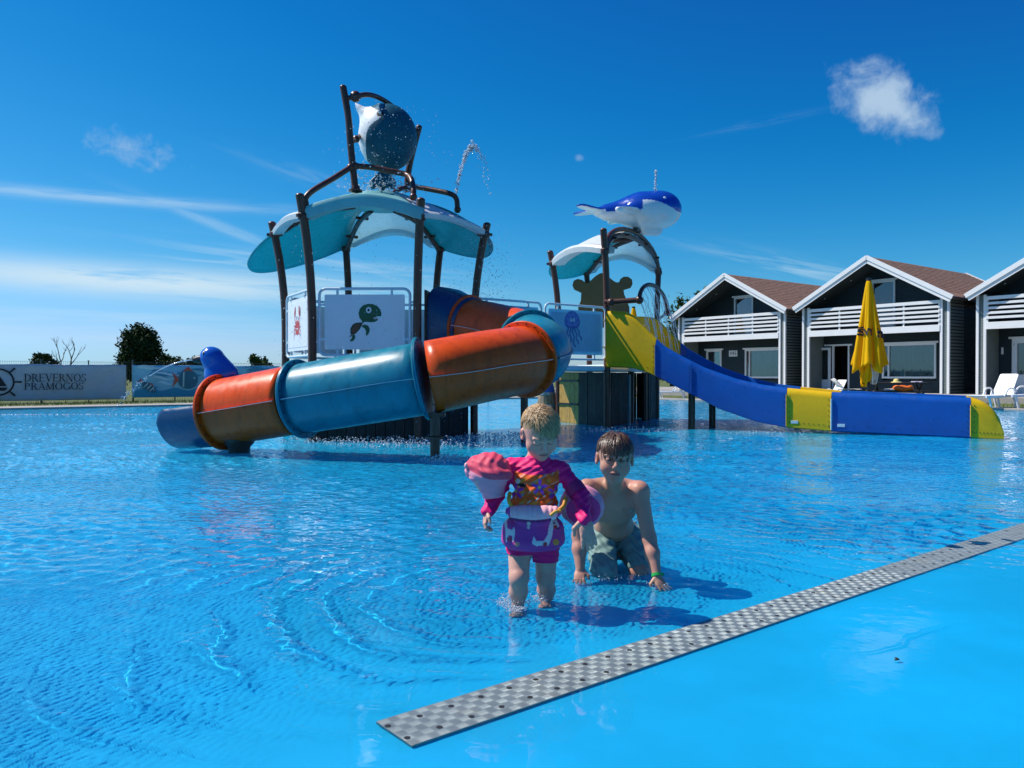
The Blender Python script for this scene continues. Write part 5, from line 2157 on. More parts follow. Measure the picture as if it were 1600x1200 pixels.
uA, uB = u_at(37), u_at(134)
zt = lambda py: CZ + (588 - py) / 1250 * 30.6
on_banner(ban1, word('DREVERNOS', uA, zt(596.2), zt(584.2) - zt(596.2), uB - uA), None, 'lettering')
on_banner(ban1, word('PRAMOGOS', uA, zt(608.6), zt(597.8) - zt(608.6), u_at(130) - uA), None, 'lettering')
wu, wz = u_at(-3), zt(596.5)
wheel = [(arc(wu, wz, .50, .50, 0, 360, .06, .06, 40), M['print_black'])]
for a in range(0, 360, 45):
    ca, sa = math.cos(R(a)), math.sin(R(a))
    wheel.append((ribbon([(wu + .5 * ca, wz + .5 * sa), (wu + .72 * ca, wz + .72 * sa)], [.05, .07]), M['print_black']))
wheel.append(([(wu - .3, wz - .20), (wu + .28, wz - .20), (wu + .20, wz - .32), (wu - .2, wz - .32)], M['print_black']))
wheel.append(([(wu - .05, wz - .15), (wu + .25, wz - .15), (wu - .02, wz + .3)], M['print_black']))
on_banner(ban1, wheel, None, 'wheel_emblem')
ink2 = {k: mat('sea_print_' + k, c, .5, var=.1) for k, c in dict(wave=(.05, .26, .40), light=(.60, .74, .78), fish=(.03, .15, .20), red=(.62, .10, .05), pale=(.60, .66, .55), deep=(.03, .32, .44)).items()}
pol = []
rr = random.Random(5)
ul, ur = ub + .1, u_at(434)
pol.append(([(ul - .05, .21), (ur + .02, .21)] + [(ur - (ur - ul) * i / 40, .52 + .06 * math.sin(i * .9)) for i in range(41)], ink2['deep']))
for i in range(26):
    cu_, cz_ = rr.uniform(ul + .5, ur - .7), rr.choice((1.40, 1.28, 1.12, .95, .78, .62)) + rr.uniform(-.04, .04)
    L = rr.uniform(.35, .6)
    ptz = [(cu_ + L * (k / 8 - .5) * 2, cz_ + .05 * math.sin(k / 8 * 6.28)) for k in range(9)]
    pol.append((ribbon(ptz, [.005, .04, .08, .11, .10, .09, .07, .04, .005]), ink2['wave' if i % 3 else 'light']))


def fishp(px, py, L, hgt, body, tail, stripes, rot=0, flip=1):
    cu_, cz_ = u_at(px), CZ + (588 - py) / 1250 * 32.2
    t_ = R(rot)
    tr = lambda x, y: (cu_ + x * flip * math.cos(t_) - y * math.sin(t_), cz_ + x * flip * math.sin(t_) + y * math.cos(t_))
    o = [([tr(*q) for q in ellipse(0, 0, L / 2, hgt / 2)][::flip], body), ([tr(*q) for q in ((-L * .45, 0), (-L * .80, hgt * .40), (-L * .70, 0), (-L * .80, -hgt * .40))], tail)]
    for s__ in range(stripes):
        x = -L * .25 + L * .22 * s__
        hh = hgt * .45 * math.sqrt(max(.05, 1 - (2 * x / L) ** 2))
        o.append((ribbon([tr(x, -hh), tr(x + .02, hh)], L * .07), ink2['pale']))
    o.append(([tr(*q) for q in ((-L * .3, hgt * .42), (0, hgt * .68), (L * .25, hgt * .42), (0, hgt * .46))], ink2['red']))
    o.append(([tr(*q) for q in ellipse(L * .32, hgt * .08, L * .055, L * .055, 0, 10)], ink2['light']))
    o.append(([tr(*q) for q in ellipse(L * .33, hgt * .08, L * .03, L * .03, 0, 8)], M['print_black']))
    return o


pol += fishp(293, 593, .78, .78, ink2['fish'], ink2['red'], 1)
pol += fishp(232, 605, .62, .26, ink2['fish'], ink2['red'], 3, -38)
pol += fishp(395, 600, .7, .5, ink2['fish'], ink2['red'], 2)
on_banner(ban2, pol, None, 'sea_print')

# ------------------------------------------------------------------ trees
def tree(name, q, H, W_, tr, label, cat, m, nl, seed, shape='round', group=None, leaf=.22):
    rr = np.random.RandomState(seed)
    root = thing(name, q, label, cat, group)
    q = np.asarray(q, float)
    mb = MB()
    top = q + np.array((rr.normal(0, .1), 0, H * .8))
    mb.tube(smooth_path([q - (0, 0, .3), q + (.05 * H * rr.normal(0, .3), 0, H * .35), top], 5), list(np.linspace(tr, tr * .25, 11)), 8)
    limbs = []
    for i in range(9):
        a = rr.uniform(0, 6.28)
        z = H * rr.uniform(.25, .7)
        e = q + np.array((math.cos(a) * W_ * .38, math.sin(a) * W_ * .38, z + H * .18))
        s__ = q + (top - q) * (z / (H * .8)) * .9
        mb.tube([s__, (s__ + e) / 2 + (0, 0, .05 * H), e], [tr * .35, tr * .25, tr * .1], 6)
        limbs.append(e)
    mb.build('trunk', M['bark'], root, smooth=50)
    # leaf clumps scattered through the crown's volume
    cl = []
    ncl = max(14, nl // 90)
    while len(cl) < ncl:
        p = rr.uniform(-1, 1, 3)
        if shape == 'round':
            ok = (p[0] ** 2 + p[1] ** 2) ** .5 < (1 - max(0, p[2]) ** 2.2) ** .5 * (1 if p[2] > -.6 else .8)
        else:
            ok = (p[0] ** 2 + p[1] ** 2) ** .5 < .95
        if ok and (np.linalg.norm(p) > .45 or rr.rand() < .3):
            cl.append(q + np.array((p[0] * W_ / 2, p[1] * W_ / 2, H * (.58 + .42 * p[2]))))
    cl = np.array(cl)
    idx = rr.randint(0, len(cl), nl)
    ctr = cl[idx] + rr.normal(0, 1, (nl, 3)) * (W_ * .085, W_ * .085, H * .05)
    d1 = rr.normal(0, 1, (nl, 3))
    d1 /= np.linalg.norm(d1, axis=1)[:, None]
    d2 = np.cross(d1, rr.normal(0, 1, (nl, 3)))
    d2 /= np.linalg.norm(d2, axis=1)[:, None]
    s__ = leaf * rr.uniform(.6, 1.3, nl)[:, None]
    V_ = np.stack([ctr - d1 * s__, ctr + d2 * s__ * .45, ctr + d1 * s__, ctr - d2 * s__ * .45], 1).reshape(-1, 3)
    mb = MB()
    mb.v = [tuple(v) for v in V_]
    mb.f = [(4 * i, 4 * i + 1, 4 * i + 2, 4 * i + 3) for i in range(nl)]
    mb.mi = [0] * nl
    mb.build('crown', m, root, smooth=0)
    return root


tp = lambda px, d: np.array(((px - 800) / 1250 * d, d, 0.))
tree('broadleaf_tree', tp(217, 70), 5.3, 2.9, .22, 'tallest dark rounded tree above the fence, left of the bird spout', 'tree', M['leaf_dark'], 15000, 1, leaf=.17)
tree('broadleaf_tree', tp(252, 74), 3.3, 1.9, .12, 'small lighter green tree touching the right side of the tallest tree', 'tree', M['leaf_mid'], 2500, 2, leaf=.16)
tree('round_shrub', tp(292, 72), 3.1, 3.0, .12, 'low rounded dark shrub directly behind the bird spout beak', 'shrub', M['leaf_dark'], 4000, 3, leaf=.16)
tree('round_shrub', tp(66, 72), 3.0, 2.0, .12, 'dark bushy shrub above the pale banner, left of the bare tree', 'shrub', M['leaf_dark'], 3000, 4, leaf=.15)
tree('round_shrub', tp(84, 74), 2.3, 1.6, .10, 'lower dark shrub at the foot of the bare tree', 'shrub', M['leaf_dark'], 2000, 5, leaf=.15)
tree('young_tree', tp(404, 66), 3.0, 1.3, .08, 'small loose green sapling above the sea banner, right of the bird spout', 'tree', M['leaf_mid'], 900, 6, leaf=.17)
tree('young_tree', tp(418, 67), 2.7, .9, .08, 'tiny green sapling close to the left post of the tower', 'tree', M['leaf_mid'], 500, 7, leaf=.15)
tree('broadleaf_tree', tp(1082, 78), 9.0, 4.6, .28, 'green tree rising behind the roof of the left house', 'tree', M['leaf_mid'], 6500, 8, leaf=.24)
tree('broadleaf_tree', tp(1050, 84), 5.8, 4.0, .24, 'shorter green tree behind the slide spray beside the left house', 'tree', M['leaf_dark'], 4000, 9, leaf=.22)
bt = thing('bare_tree', tp(103, 62), 'bare dead tree with forked thin branches beyond the pale banner', 'tree')
mb = MB()
rr = random.Random(3)


def limb(p, d, L, r, n):
    pts_ = [p]
    for i in range(4):
        d = unit(d + np.array((rr.gauss(0, .10), rr.gauss(0, .10), .06)))
        pts_.append(pts_[-1] + d * L / 4)
    mb.tube(pts_, list(np.linspace(r, r * .55, 5)), 6)
    if n > 0:
        for k in range(2 + (rr.random() < .4)):
            limb(pts_[-1 - (k % 2)], unit(d + np.array((rr.gauss(0, .5), rr.gauss(0, .4), .15))), L * rr.uniform(.5, .75), r * .55, n - 1)
    else:
        mb.ball(pts_[-1], r * 1.3, 6)


q = tp(103, 62)
mb.tube([q, q + (0, 0, .9)], .12, 8)
limb(q + (0, 0, .8), unit((-.45, 0, 1)), 1.5, .075, 3)
limb(q + (0, 0, .8), unit((.30, 0, 1)), 1.6, .075, 3)
mb.build('trunk', M['bark'], bt, smooth=50)
# ------------------------------------------------------------------ people
M['skin'] = mat('skin', (1, 1, 1), .48, spec=.45, var=.08, vscale=14, rvar=.14, attr='tint', sss=.08, bump=(70, .12, .002))
M['cloth'] = mat('printed_swim_cloth', (1, 1, 1), .6, spec=.35, var=.07, vscale=18, attr='tint', bump=(30, .3, .004))
M['float_cloth'] = mat('puffy_float_cloth', (1, 1, 1), .6, spec=.35, var=.06, vscale=10, attr='tint', bump=(16, .25, .006))
M['hair'] = mat('hair_strands', (1, 1, 1), .42, spec=.5, var=.1, attr='tint')


class Frame:
    """local frame of a head or hand: x right (photo), y forward, z up"""
    def __init__(s, c, fwd, up, k=1.):
        s.c = np.asarray(c, float)
        s.y = unit(fwd)
        s.x = unit(np.cross(s.y, up))
        s.z = np.cross(s.x, s.y)
        # photo right is +x in the world
        s.sx = 1 if s.x[0] > 0 else -1
        s.k = k

    def __call__(s, x, y, z):
        return s.c + s.k * (s.x * x * s.sx + s.y * y + s.z * z)

    def inv(s, v):
        q = (v - s.c) / s.k
        return np.stack([q @ s.x * s.sx, q @ s.y, q @ s.z], -1)

    def ax(s):
        return (s.x, s.y, s.z)


def head(f, H, chub=1., mouth=.0):
    k = H.k
    ax = H.ax()
    E = lambda c, r, kk, **q: f.ell(H(*c), tuple(np.array(r) * k), kk * k, ax=ax, **q)
    E((0, -.012, .032), (.074, .092, .080), .01)
    E((0, .022, -.030), (.060 * chub, .062, .072), .03)
    E((0, .038, -.062), (.040 * chub, .042, .042), .02)
    E((0, .060, -.088), (.019, .018, .016), .015)
    for s_ in (-1, 1):
        E((s_ * .037, .046, -.034), (.028 * chub, .028, .028 * chub), .018)
        E((s_ * .030, .086, .004), (.019, .014, .012), .010, cut=True)
        E((s_ * .030, .074, .003), (.0150, .0135, .0130), .004)
        f.cap(H(s_ * .012, .086, .020), H(s_ * .046, .072, .022), .008 * k, .006 * k, .010 * k)
        E((s_ * .0775, -.008, -.006), (.009, .021, .029), .006)
        E((s_ * .084, .000, -.004), (.006, .011, .016), .004, cut=True)
        E((s_ * .010, .093, -.027), (.0075, .009, .0065), .006)
    f.cap(H(0, .084, .008), H(0, .098, -.020), .0065 * k, .0105 * k, .008 * k)
    E((0, .081, -.0515), (.0215, .010, .0055), .004)
    E((0, .079, -.0605), (.0180, .010, .0060), .004)
    f.cap(H(-.021, .091, -.0560), H(.021, .091, -.0560), .0022 * k, .0022 * k, .002 * k, cut=True)


def hand(f, wrist, d, pn, side, k=1., curl=.5, r=.0075, spread=.16, fingers=(1, 1, 1, 1)):
    """palm, four unequal bent fingers and a side-set thumb; d along the hand, pn the back of the hand, side towards the thumb"""
    d, pn, side = unit(d), unit(pn), unit(side)
    w = np.asarray(wrist, float)
    pc = w + d * .030 * k
    f.ell(pc, (.027 * k, .033 * k, .012 * k), .008, ax=(side, d, pn))
    for i, (o, L) in enumerate(((.020, .046), (.0065, .052), (-.007, .048), (-.020, .037))):
        b0 = w + (d * .056 + side * o) * k
        dd = unit(d + side * o / .02 * spread)
        p = b0
        c = curl * (1 + .12 * i)
        rr_ = r * k * (1 if i < 3 else .88)
        f.cap(w + (d * .03 + side * o * .8) * k, p, rr_, rr_, .004)
        for j in range(3):
            ang = c * (.35 + .55 * j)
            q = p + unit(dd * math.cos(ang) - pn * math.sin(ang)) * L * k * (.44, .31, .25)[j]
            f.cap(p, q, rr_ * (1 - .07 * j), rr_ * (1 - .07 * (j + 1)), .003)
            p = q
    t0 = w + (d * .012 + side * .018) * k
    t1 = t0 + unit(d * .6 + side * .75 - pn * .25) * .028 * k
    t2_ = t1 + unit(d * .95 + side * .15 - pn * .45) * .024 * k
    f.cap(t0, t1, r * k * 1.3, r * k * 1.05, .006)
    f.cap(t1, t2_, r * k * 1.05, r * k * .85, .003)


def hair_strands(name, H, n, rule, colour, parent, seed, w=.0022, ns=6):
    """thin tapered locks that follow the skull; rule gives (ok, direction, length, lift) for a root normal"""
    rr = np.random.RandomState(seed)
    vs, fs, cs = [], [], []
    made = 0
    k = H.k
    rad = np.array((.0765, .0945, .0825))
    c0 = np.array((0, -.012, .032))
    while made < n:
        q = rr.normal(0, 1, 3)
        q /= np.linalg.norm(q)
        rl = rule(q, rr)
        if rl is None:
            continue
        d, L, lift, ww = rl
        made += 1
        p = c0 + rad * q
        pts = [p]
        d = np.array(d, float)
        for j in range(1, ns):
            e = (p - c0) / rad
            nrm = unit(e / rad)
            d = d - nrm * np.dot(d, nrm) + rr.normal(0, .10, 3)
            d = unit(d + np.array((0, 0, -.10)))
            p = p + d * L / (ns - 1)
            e = (p - c0) / rad
            l_ = np.linalg.norm(e)
            want = 1 + lift * (.3 + j / ns)
            if l_ < want or j < ns - 2:
                p = c0 + rad * e / l_ * want
            pts.append(p)
        col = np.array(colour(q, rr))
        pw = [H(*p) for p in pts]
        o = len(vs)
        for j, p in enumerate(pw):
            t_ = unit(pw[min(j + 1, ns - 1)] - pw[max(j - 1, 0)])
            nr = unit(p - H(*c0))
            s_ = unit(np.cross(t_, nr))
            wd = ww * k * (1 - .75 * (j / (ns - 1)) ** 1.5)
            vs += [p - s_ * wd, p + nr * wd * .7, p + s_ * wd]
            cs += [col * (.85 + .3 * j / ns)] * 3
        for j in range(ns - 1):
            a = o + 3 * j
            fs += [(a, a + 1, a + 4, a + 3), (a + 1, a + 2, a + 5, a + 4)]
    mb = MB()
    mb.add(vs, fs)
    ob = mb.build(name, M['hair'], parent, smooth=180)
    at = ob.data.attributes.new('tint', 'FLOAT_COLOR', 'POINT')
    at.data.foreach_set('color', np.concatenate([np.clip(np.array(cs), 0, 1), np.ones((len(cs), 1))], 1).astype(np.float32).ravel())
    return ob


def blob(v, c, r):
    return np.exp(-((np.linalg.norm(v - np.asarray(c), axis=1) / r) ** 2))


def face_paint(col, H, v, skin, lip, brow, iris, closed):
    q = H.inv(v)
    x, y, z = q.T
    front = y > .03
    ax_ = np.abs(x)
    mixc = lambda m, c: col * (1 - m[:, None]) + np.array(c) * m[:, None]
    chk = front * np.exp(-(((ax_ - .040) / .022) ** 2 + ((z + .030) / .020) ** 2)) * .40
    col = mixc(chk, (.62, .22, .17))
    nose = front * np.exp(-((x / .012) ** 2 + ((z + .024) / .010) ** 2)) * .3
    col = mixc(nose, (.62, .25, .20))
    lm = front * ((np.abs(x) / .0225) ** 2 + ((z + .0560) / .0088) ** 2 < 1) * .75
    col = mixc(lm, lip)
    ml = front * ((np.abs(x) < .020) & (np.abs(z + .0560) < .0027)) * .9
    col = mixc(ml, (.10, .03, .03))
    bm_ = front * ((np.abs(ax_ - .030) < .019) & (np.abs(z - .0235 - .10 * (ax_ - .030) * -1) < .0030)) * .42
    col = mixc(bm_, brow)
    ex = ax_ - .030
    if closed:
        em = front * ((np.abs(ex) < .0145) & (np.abs(z + .0045 - (ex / .0145) ** 2 * .0035) < .0030)) * .95
        col = mixc(em, (.06, .03, .025))
        em = front * ((np.abs(ex) < .015) & (z > .010) & (z < .013)) * .4
        col = mixc(em, (.35, .16, .12))
    else:
        sl_ = (ex / .0135) ** 2 + ((z - .0008) / .0027) ** 2 < 1
        col = mixc(front * sl_ * 1., (.26, .22, .20))
        ir = (np.abs(ex) < .0058) & sl_
        col = mixc(front * ir * 1., iris)
        lid = ((ex / .0160) ** 2 + ((z - .0022) / .0050) ** 2 < 1) & ~sl_ & (z > .0)
        col = mixc(front * lid * .6, (.07, .035, .03))
        low = (np.abs(ex) < .014) & (z < -.004) & (z > -.010)
        col = mixc(front * low * .35, (.42, .20, .16))
    ear = (ax_ > .072) & (y < .03)
    col = mixc(ear * .35, (.60, .22, .18))
    return col


# ------------------------------------------------------------------ toddler
TD = 3.66
tod = thing('person', P(830, 960, 3.72) * (1, 1, 0) + np.array((0, 0, -.075)), 'toddler wading in a pink swim shirt, purple float belt and two arm floats, looking down', 'person')
SK = np.array((.66, .345, .25))
p_ = lambda px, py, d=TD: P(px, py, d)
HT = Frame(p_(844, 676, 3.655), (.20, -.84, -.54), (.02, -.40, .9), 1.06)


def tod_torso(f, g_, kk=.02):
    f.ell(p_(838, 748, 3.70), (.105 + g_, .075 + g_, .085 + g_), kk)           # chest
    f.ell(p_(834, 792, 3.68), (.108 + g_, .088 + g_, .095 + g_), .05)           # tummy
    f.ell(p_(833, 845, 3.71), (.112 + g_, .085 + g_, .075 + g_), .04)           # hips
    f.cap(p_(803, 729, 3.71), p_(873, 733, 3.71), .036 + g_, .036 + g_, .04)     # shoulders


A_L = [p_(797, 731, 3.71), p_(773, 779, 3.70), p_(762, 800, 3.63)]
A_R = [p_(880, 738, 3.71), p_(909, 778, 3.63), p_(913, 812, 3.53)]


def tod_arms(f, g_):
    for A in (A_L, A_R):
        f.cap(A[0], A[1], .036 + g_, .031 + g_, .02)
        f.cap(A[1], A[2], .031 + g_, .0225 + g_, .015)


LL = [p_(812, 852, 3.71), p_(811, 905, 3.64), p_(809, 948, 3.675), p_(809, 968, 3.66)]
LR = [p_(853, 855, 3.71), p_(853, 905, 3.72), p_(855, 942, 3.80), p_(853, 958, 3.80)]
LL[3][2] = -.045
LR[3][2] = -.050


def tod_legs(f, g_, low=True):
    for A, bk in ((LL, 1), (LR, 1)):
        f.cap(A[0], A[1] + (0, .012, .02), .056 + g_, .046 + g_, .02)
        if low:
            f.ell(A[1] + (0, -.008, .0), (.038, .040, .038), .02)
            f.cap(A[1], A[1] * .5 + A[2] * .5 + (0, .012, 0), .040, .041, .02)
            f.cap(A[1] * .5 + A[2] * .5 + (0, .012, 0), A[2], .040, .026, .02)
            f.cap(A[2], A[3] + (0, .01, 0), .028, .028, .015)
            toe = A[3] + np.array((-.008, -.075, -.012))
            f.cap(A[3] + (0, .02, -.008), toe, .026, .022, .015)
            for t in range(5):
                x = -.022 + .011 * t
                f.cap(toe + (x, .005, 0), toe + (x * 1.1, -.022 + .004 * abs(t - 1), -.006), .008, .0065, .004)


f = SDF(p_(733, 880, 3.66) * (1, 0, 0) + (0, 3.40, -.10), p_(945, 880, 3.66) * (1, 0, 0) + (0, 3.98, .95), .0027)
head(f, HT, 1.05)
f.cap(p_(838, 722, 3.72), HT(0, -.02, -.05), .043, .043, .02)
tod_torso(f, 0)
tod_arms(f, 0)
tod_legs(f, 0)
hand(f, A_L[2], (-.25, -.45, -1), (-1, -.3, .2), (.2, -1, .2), 1.0, 1.15, .0078, .05)
hand(f, A_R[2], (.22, -.35, -1), (.1, -1, .35), (-1, -.1, 0), 1.25, .38, .0080, .12)


def todcol(v):
    col = np.tile(SK, (len(v), 1))
    for A in (LL, LR):
        k = blob(v, A[1] + (0, -.05, 0), .04)[:, None] * .35
        col = col * (1 - k) + np.array((.66, .27, .21)) * k
        k = np.clip((.03 - v[:, 2]) / .1, 0, 1)[:, None] * .3
        col = col * (1 - k) + np.array((.62, .31, .25)) * k
    for A in (A_L, A_R):
        k = blob(v, A[2] + (0, 0, -.07), .035)[:, None] * .35
        col = col * (1 - k) + np.array((.62, .27, .22)) * k
    col = face_paint(col, HT, v, SK, (.52, .19, .17), (.36, .22, .12), (.05, .04, .04), True)
    q = HT.inv(v)
    scalp = (q[:, 2] > .062 - .55 * np.clip(q[:, 1] * -1 + .06, 0, .16)) & (q[:, 2] > -.025) & (q[:, 1] < .09) & (np.abs(q[:, 0]) < .08)
    return np.where(scalp[:, None], (.42, .28, .14), col)


tb_ = f.build('body', M['skin'], tod, todcol)


def tod_hair(q, rr):
    hz = .52 - .38 * q[0] + .10 * rr.normal() - .78 * (q[1] < .25) * min(1, (.25 - q[1]) * 1.5)
    if q[2] < hz or (abs(q[0]) > .8 and q[2] < .25 and q[1] > -.2):
        return None
    d = np.array((q[0] * .6 + +.7 * rr.normal() + .65, .6 * q[1] + .45 * (q[2] > .2) + .3 * rr.normal(), -.45))
    if q[1] < -.1 or abs(q[0]) > .72:
        return np.array((q[0], -.3, -1.)), rr.uniform(.02, .04), rr.uniform(.03, .08), rr.uniform(.0016, .003)
    return d + .25 * rr.normal(0, 1, 3), rr.uniform(.025, .065), rr.uniform(.03, .20), rr.uniform(.0009, .0022)


hair_strands('hair', HT, 4600, tod_hair, lambda q, rr: np.array((.50, .31, .14)) * rr.uniform(.4, 1.4), tod, 4)

# swim shirt
f = SDF(p_(733, 880, 3.66) * (1, 0, 0) + (0, 3.46, .1), p_(945, 880, 3.66) * (1, 0, 0) + (0, 3.98, .75), .0034)
tod_torso(f, .005)
f.plane((0, 0, p_(833, 842, 3.66)[2]), (0, 0, -1))
tod_arms(f, .005)
f.cap(p_(838, 728, 3.72), p_(841, 714, 3.70), .050, .047, .02)
for A in (A_L, A_R):
    f.cap(A[1], A[2] - (0, 0, .002), .037, .0275, .01)
X_, Y_, Z_ = f.ax[0][:, None, None], f.ax[1][None, :, None], f.ax[2][None, None, :]
f.F += (.0030 * np.sin((Z_ + .35 * X_) * 120 + 2 * np.sin(X_ * 40)) * (Z_ < .64) + .0018 * np.sin((Z_ - .8 * X_) * 170 + 2 * np.sin(Z_ * 50))).astype(np.float32)
f.plane(p_(842, 712, 3.70), (.1, -.2, 1))
rr = np.random.RandomState(8)
FL = [(806, 768, .030, (.42, .05, .42)), (843, 762, .034, (.40, .07, .50)), (868, 770, .026, (.45, .06, .40)), (822, 800, .03, (.55, .10, .30)), (850, 805, .032, (.62, .04, .12)), (870, 800, .026, (.48, .05, .35))]


def shirtcol(v):
    col = np.tile(np.array((.86, .008, .16)), (len(v), 1))
    px = 800 + v[:, 0] / v[:, 1] * 1250
    py = 588 - (v[:, 2] - CZ) / v[:, 1] * 1250
    yoke = 742 - .018 * (px - 838) ** 2 / 2 + .10 * np.abs(px - 838)
    body = (px > 803 - .1 * (py - 750)) & (px < 874) & (py > yoke)
    print_ = np.tile(np.array((.95, .115, .010)), (len(v), 1))
    n1 = np.sin(px * .31 + 1.3 * np.sin(py * .2)) + np.sin(py * .37 + 1.1 * np.sin(px * .23 + 1))
    print_ = np.where((n1 > 1.05)[:, None], (.92, .22, .02), print_)
    leaf = np.sin((px * .8 + py) * .45 + 2 * np.sin(py * .15)) * np.sin(py * .21 + px * .08)
    print_ = np.where((leaf > .84)[:, None], (.06, .30, .30), print_)
    print_ = np.where((leaf < -.95)[:, None], (.80, .74, .60), print_)
    for cx, cy, r, c in FL:
        a = np.arctan2(py - cy, px - cx)
        d = np.hypot(px - cx, py - cy)
        pet = 13 * (.62 + .38 * np.cos(5 * a + cx))
        print_ = np.where((d < pet)[:, None], c, print_)
        print_ = np.where((d < 2.6)[:, None], (.85, .55, .1), print_)
    bird_ = ((px - 815) / 8) ** 2 + ((py - 758 - .2 * (px - 815)) / 3) ** 2 < 1
    print_ = np.where(bird_[:, None], (.015, .015, .02), print_)
    bird_ = ((px - 809) / 4) ** 2 + ((py - 752) / 4) ** 2 < 1
    print_ = np.where(bird_[:, None], (.75, .72, .62), print_)
    return np.where(body[:, None], print_, col)


f.build('swim_shirt', M['cloth'], tod, shirtcol)

# shorts
f = SDF(p_(770, 880, 3.66) * (1, 0, 0) + (0, 3.55, .05), p_(895, 880, 3.66) * (1, 0, 0) + (0, 3.88, .42), .0034)
f.ell(p_(833, 845, 3.71), (.121, .094, .084), .04)
tod_legs(f, .008, False)
X_, Z_ = f.ax[0][:, None, None], f.ax[2][None, None, :]
f.F += (.0018 * np.sin((Z_ * 1.0 + .3 * np.abs(X_ - .1)) * 190)).astype(np.float32)
f.F = np.maximum(f.F, np.where(f.ax[0] > .094, p_(853, 882, 3.66)[2], p_(812, 869, 3.64)[2])[:, None, None].astype(np.float32) - f.ax[2][None, None, :])
f.build('shorts', M['cloth'], tod, lambda v: np.tile(np.array((.80, .008, .15)), (len(v), 1)))

# float belt with printed deer
f = SDF(p_(765, 830, 3.66) * (1, 0, 0) + (0, 3.5, .25), p_(900, 830, 3.66) * (1, 0, 0) + (0, 3.9, .60), .0032)
bc_ = p_(833, 827, 3.69)
f.ell(bc_, (.143, .128, .085), .02)
f.ell(bc_ + (0, -.02, -.045), (.146, .128, .060), .03)
f.cap(p_(800, 800, 3.60), p_(868, 800, 3.60), .028, .028, .03)
f.ell(p_(833, 806, 3.585), (.095, .035, .035), .03)
X_, Z_ = f.ax[0][:, None, None], f.ax[2][None, None, :]
f.F += (.0022 * np.sin(X_ * 210 + 1.5 * np.sin(X_ * 70)) * np.exp(-((Z_ - p_(833, 800, 3.6)[2]) / .035) ** 2)).astype(np.float32)
f.plane(p_(833, 788, 3.64), (0, .35, 1))
f.plane(p_(833, 858, 3.64), (0, 0, -1))


def poly_mask(px, py, poly):
    ins = np.zeros(len(px), bool)
    n = len(poly)
    for i in range(n):
        x0, y0 = poly[i]
        x1, y1 = poly[(i + 1) % n]
        c = ((y0 > py) != (y1 > py)) & (px < (x1 - x0) * (py - y0) / ((y1 - y0) or 1e-9) + x0)
        ins ^= c
    return ins


DEER1 = [(786, 812), (790, 806), (793, 803), (796, 809), (792, 815), (793, 826), (800, 829), (803, 824), (805, 830), (803, 847), (801, 847), (800, 838), (795, 837), (792, 848), (790, 848), (790, 832), (788, 818)]
DEER2 = [(862, 812), (859, 804), (864, 808), (868, 806), (870, 812), (874, 822), (871, 827), (865, 824), (862, 842), (857, 853), (838, 854), (831, 850), (834, 838), (838, 846), (850, 846), (856, 836), (858, 822)]


def beltcol(v):
    px = 800 + v[:, 0] / v[:, 1] * 1250
    py = 588 - (v[:, 2] - CZ) / v[:, 1] * 1250
    col = np.tile(np.array((.48, .05, .27)), (len(v), 1))
    front = v[:, 1] < 3.70
    hem = front & (px > 790) & (px < 878) & (np.abs(py - 815 + .0035 * (px - 833) ** 2) < 2.2)
    col = np.where(hem[:, None], (.22, .02, .12), col)
    roll = front & (px > 797) & (px < 871) & (py < 813 - .0035 * (px - 833) ** 2)
    col = np.where(roll[:, None], (.97, .47, .50), col)
    for D in (DEER1, DEER2):
        col = np.where((front & poly_mask(px, py, D) & ~roll)[:, None], (.72, .68, .66), col)
    for c, r, cc_ in (((868, 824), 3.2, (.55, .06, .05)), ((872, 826), 1.6, (.02, .02, .02)), ((866, 818), 1.6, (.02, .02, .03)), ((869, 848), 5.0, (.70, .28, .05)), ((852, 851), 3.5, (.55, .05, .06)), ((796, 843), 4.2, (.55, .05, .12)), ((808, 851), 4.2, (.70, .25, .20)), ((826, 819), 3.0, (.72, .50, .44)), ((826, 825), 2.4, (.72, .50, .44)), ((789, 804), 1.8, (.02, .02, .03))):
        d = np.hypot(px - c[0], py - c[1])
        col = np.where((front & (d < r))[:, None], cc_, col)
    return col


belt = f.build('float_belt', M['float_cloth'], tod, beltcol)
for pts_, col_, w_ in (([(800, 792, 3.60), (795, 782, 3.58), (797, 770, 3.60)], (.62, .25, .02), .009), ([(868, 800, 3.585), (880, 792, 3.59), (884, 778, 3.62)], (.62, .25, .02), .010), ([(860, 806, 3.56), (868, 800, 3.56), (876, 799, 3.57)], (.70, .36, .05), .007)):
    mb = MB()
    mb.tube(smooth_path([p_(*q) for q in pts_], 4), w_, 8)
    o = mb.build('strap', mat('orange_strap', col_, .6), belt, smooth=60)

# arm floats
f = SDF(p_(720, 745, 3.6) * (1, 0, 0) + (0, 3.48, .40), p_(808, 745, 3.66) * (1, 0, 0) + (0, 3.86, .72), .0032)
fc = p_(764, 745, 3.64)
f.cap(fc + (.004, .0, .015), fc + (.018, .01, -.070), .098, .052, .015)         # basket, narrower below
f.ell(fc + (-.02, .01, .052), (.086, .085, .050), .010)                          # rear cushion
f.ell(fc + (.026, -.050, .022), (.082, .060, .036), .006, ax=((.97, 0, -.16), (0, 1, 0), (.16, 0, .97)))   # front cushion
f.ell(fc + (-.096, .0, .020), (.012, .02, .02), .02)
X_, Y_, Z_ = f.ax[0][:, None, None], f.ax[1][None, :, None], f.ax[2][None, None, :]
f.F += (.0020 * np.sin(X_ * 150 + 2 * np.sin(Z_ * 60)) * np.clip((Z_ - fc[2]) / .03, 0, 1) + .0012 * np.sin(Z_ * 190 + X_ * 60)).astype(np.float32)
f.plane(p_(764, 781, 3.6), (.12, 0, -1))


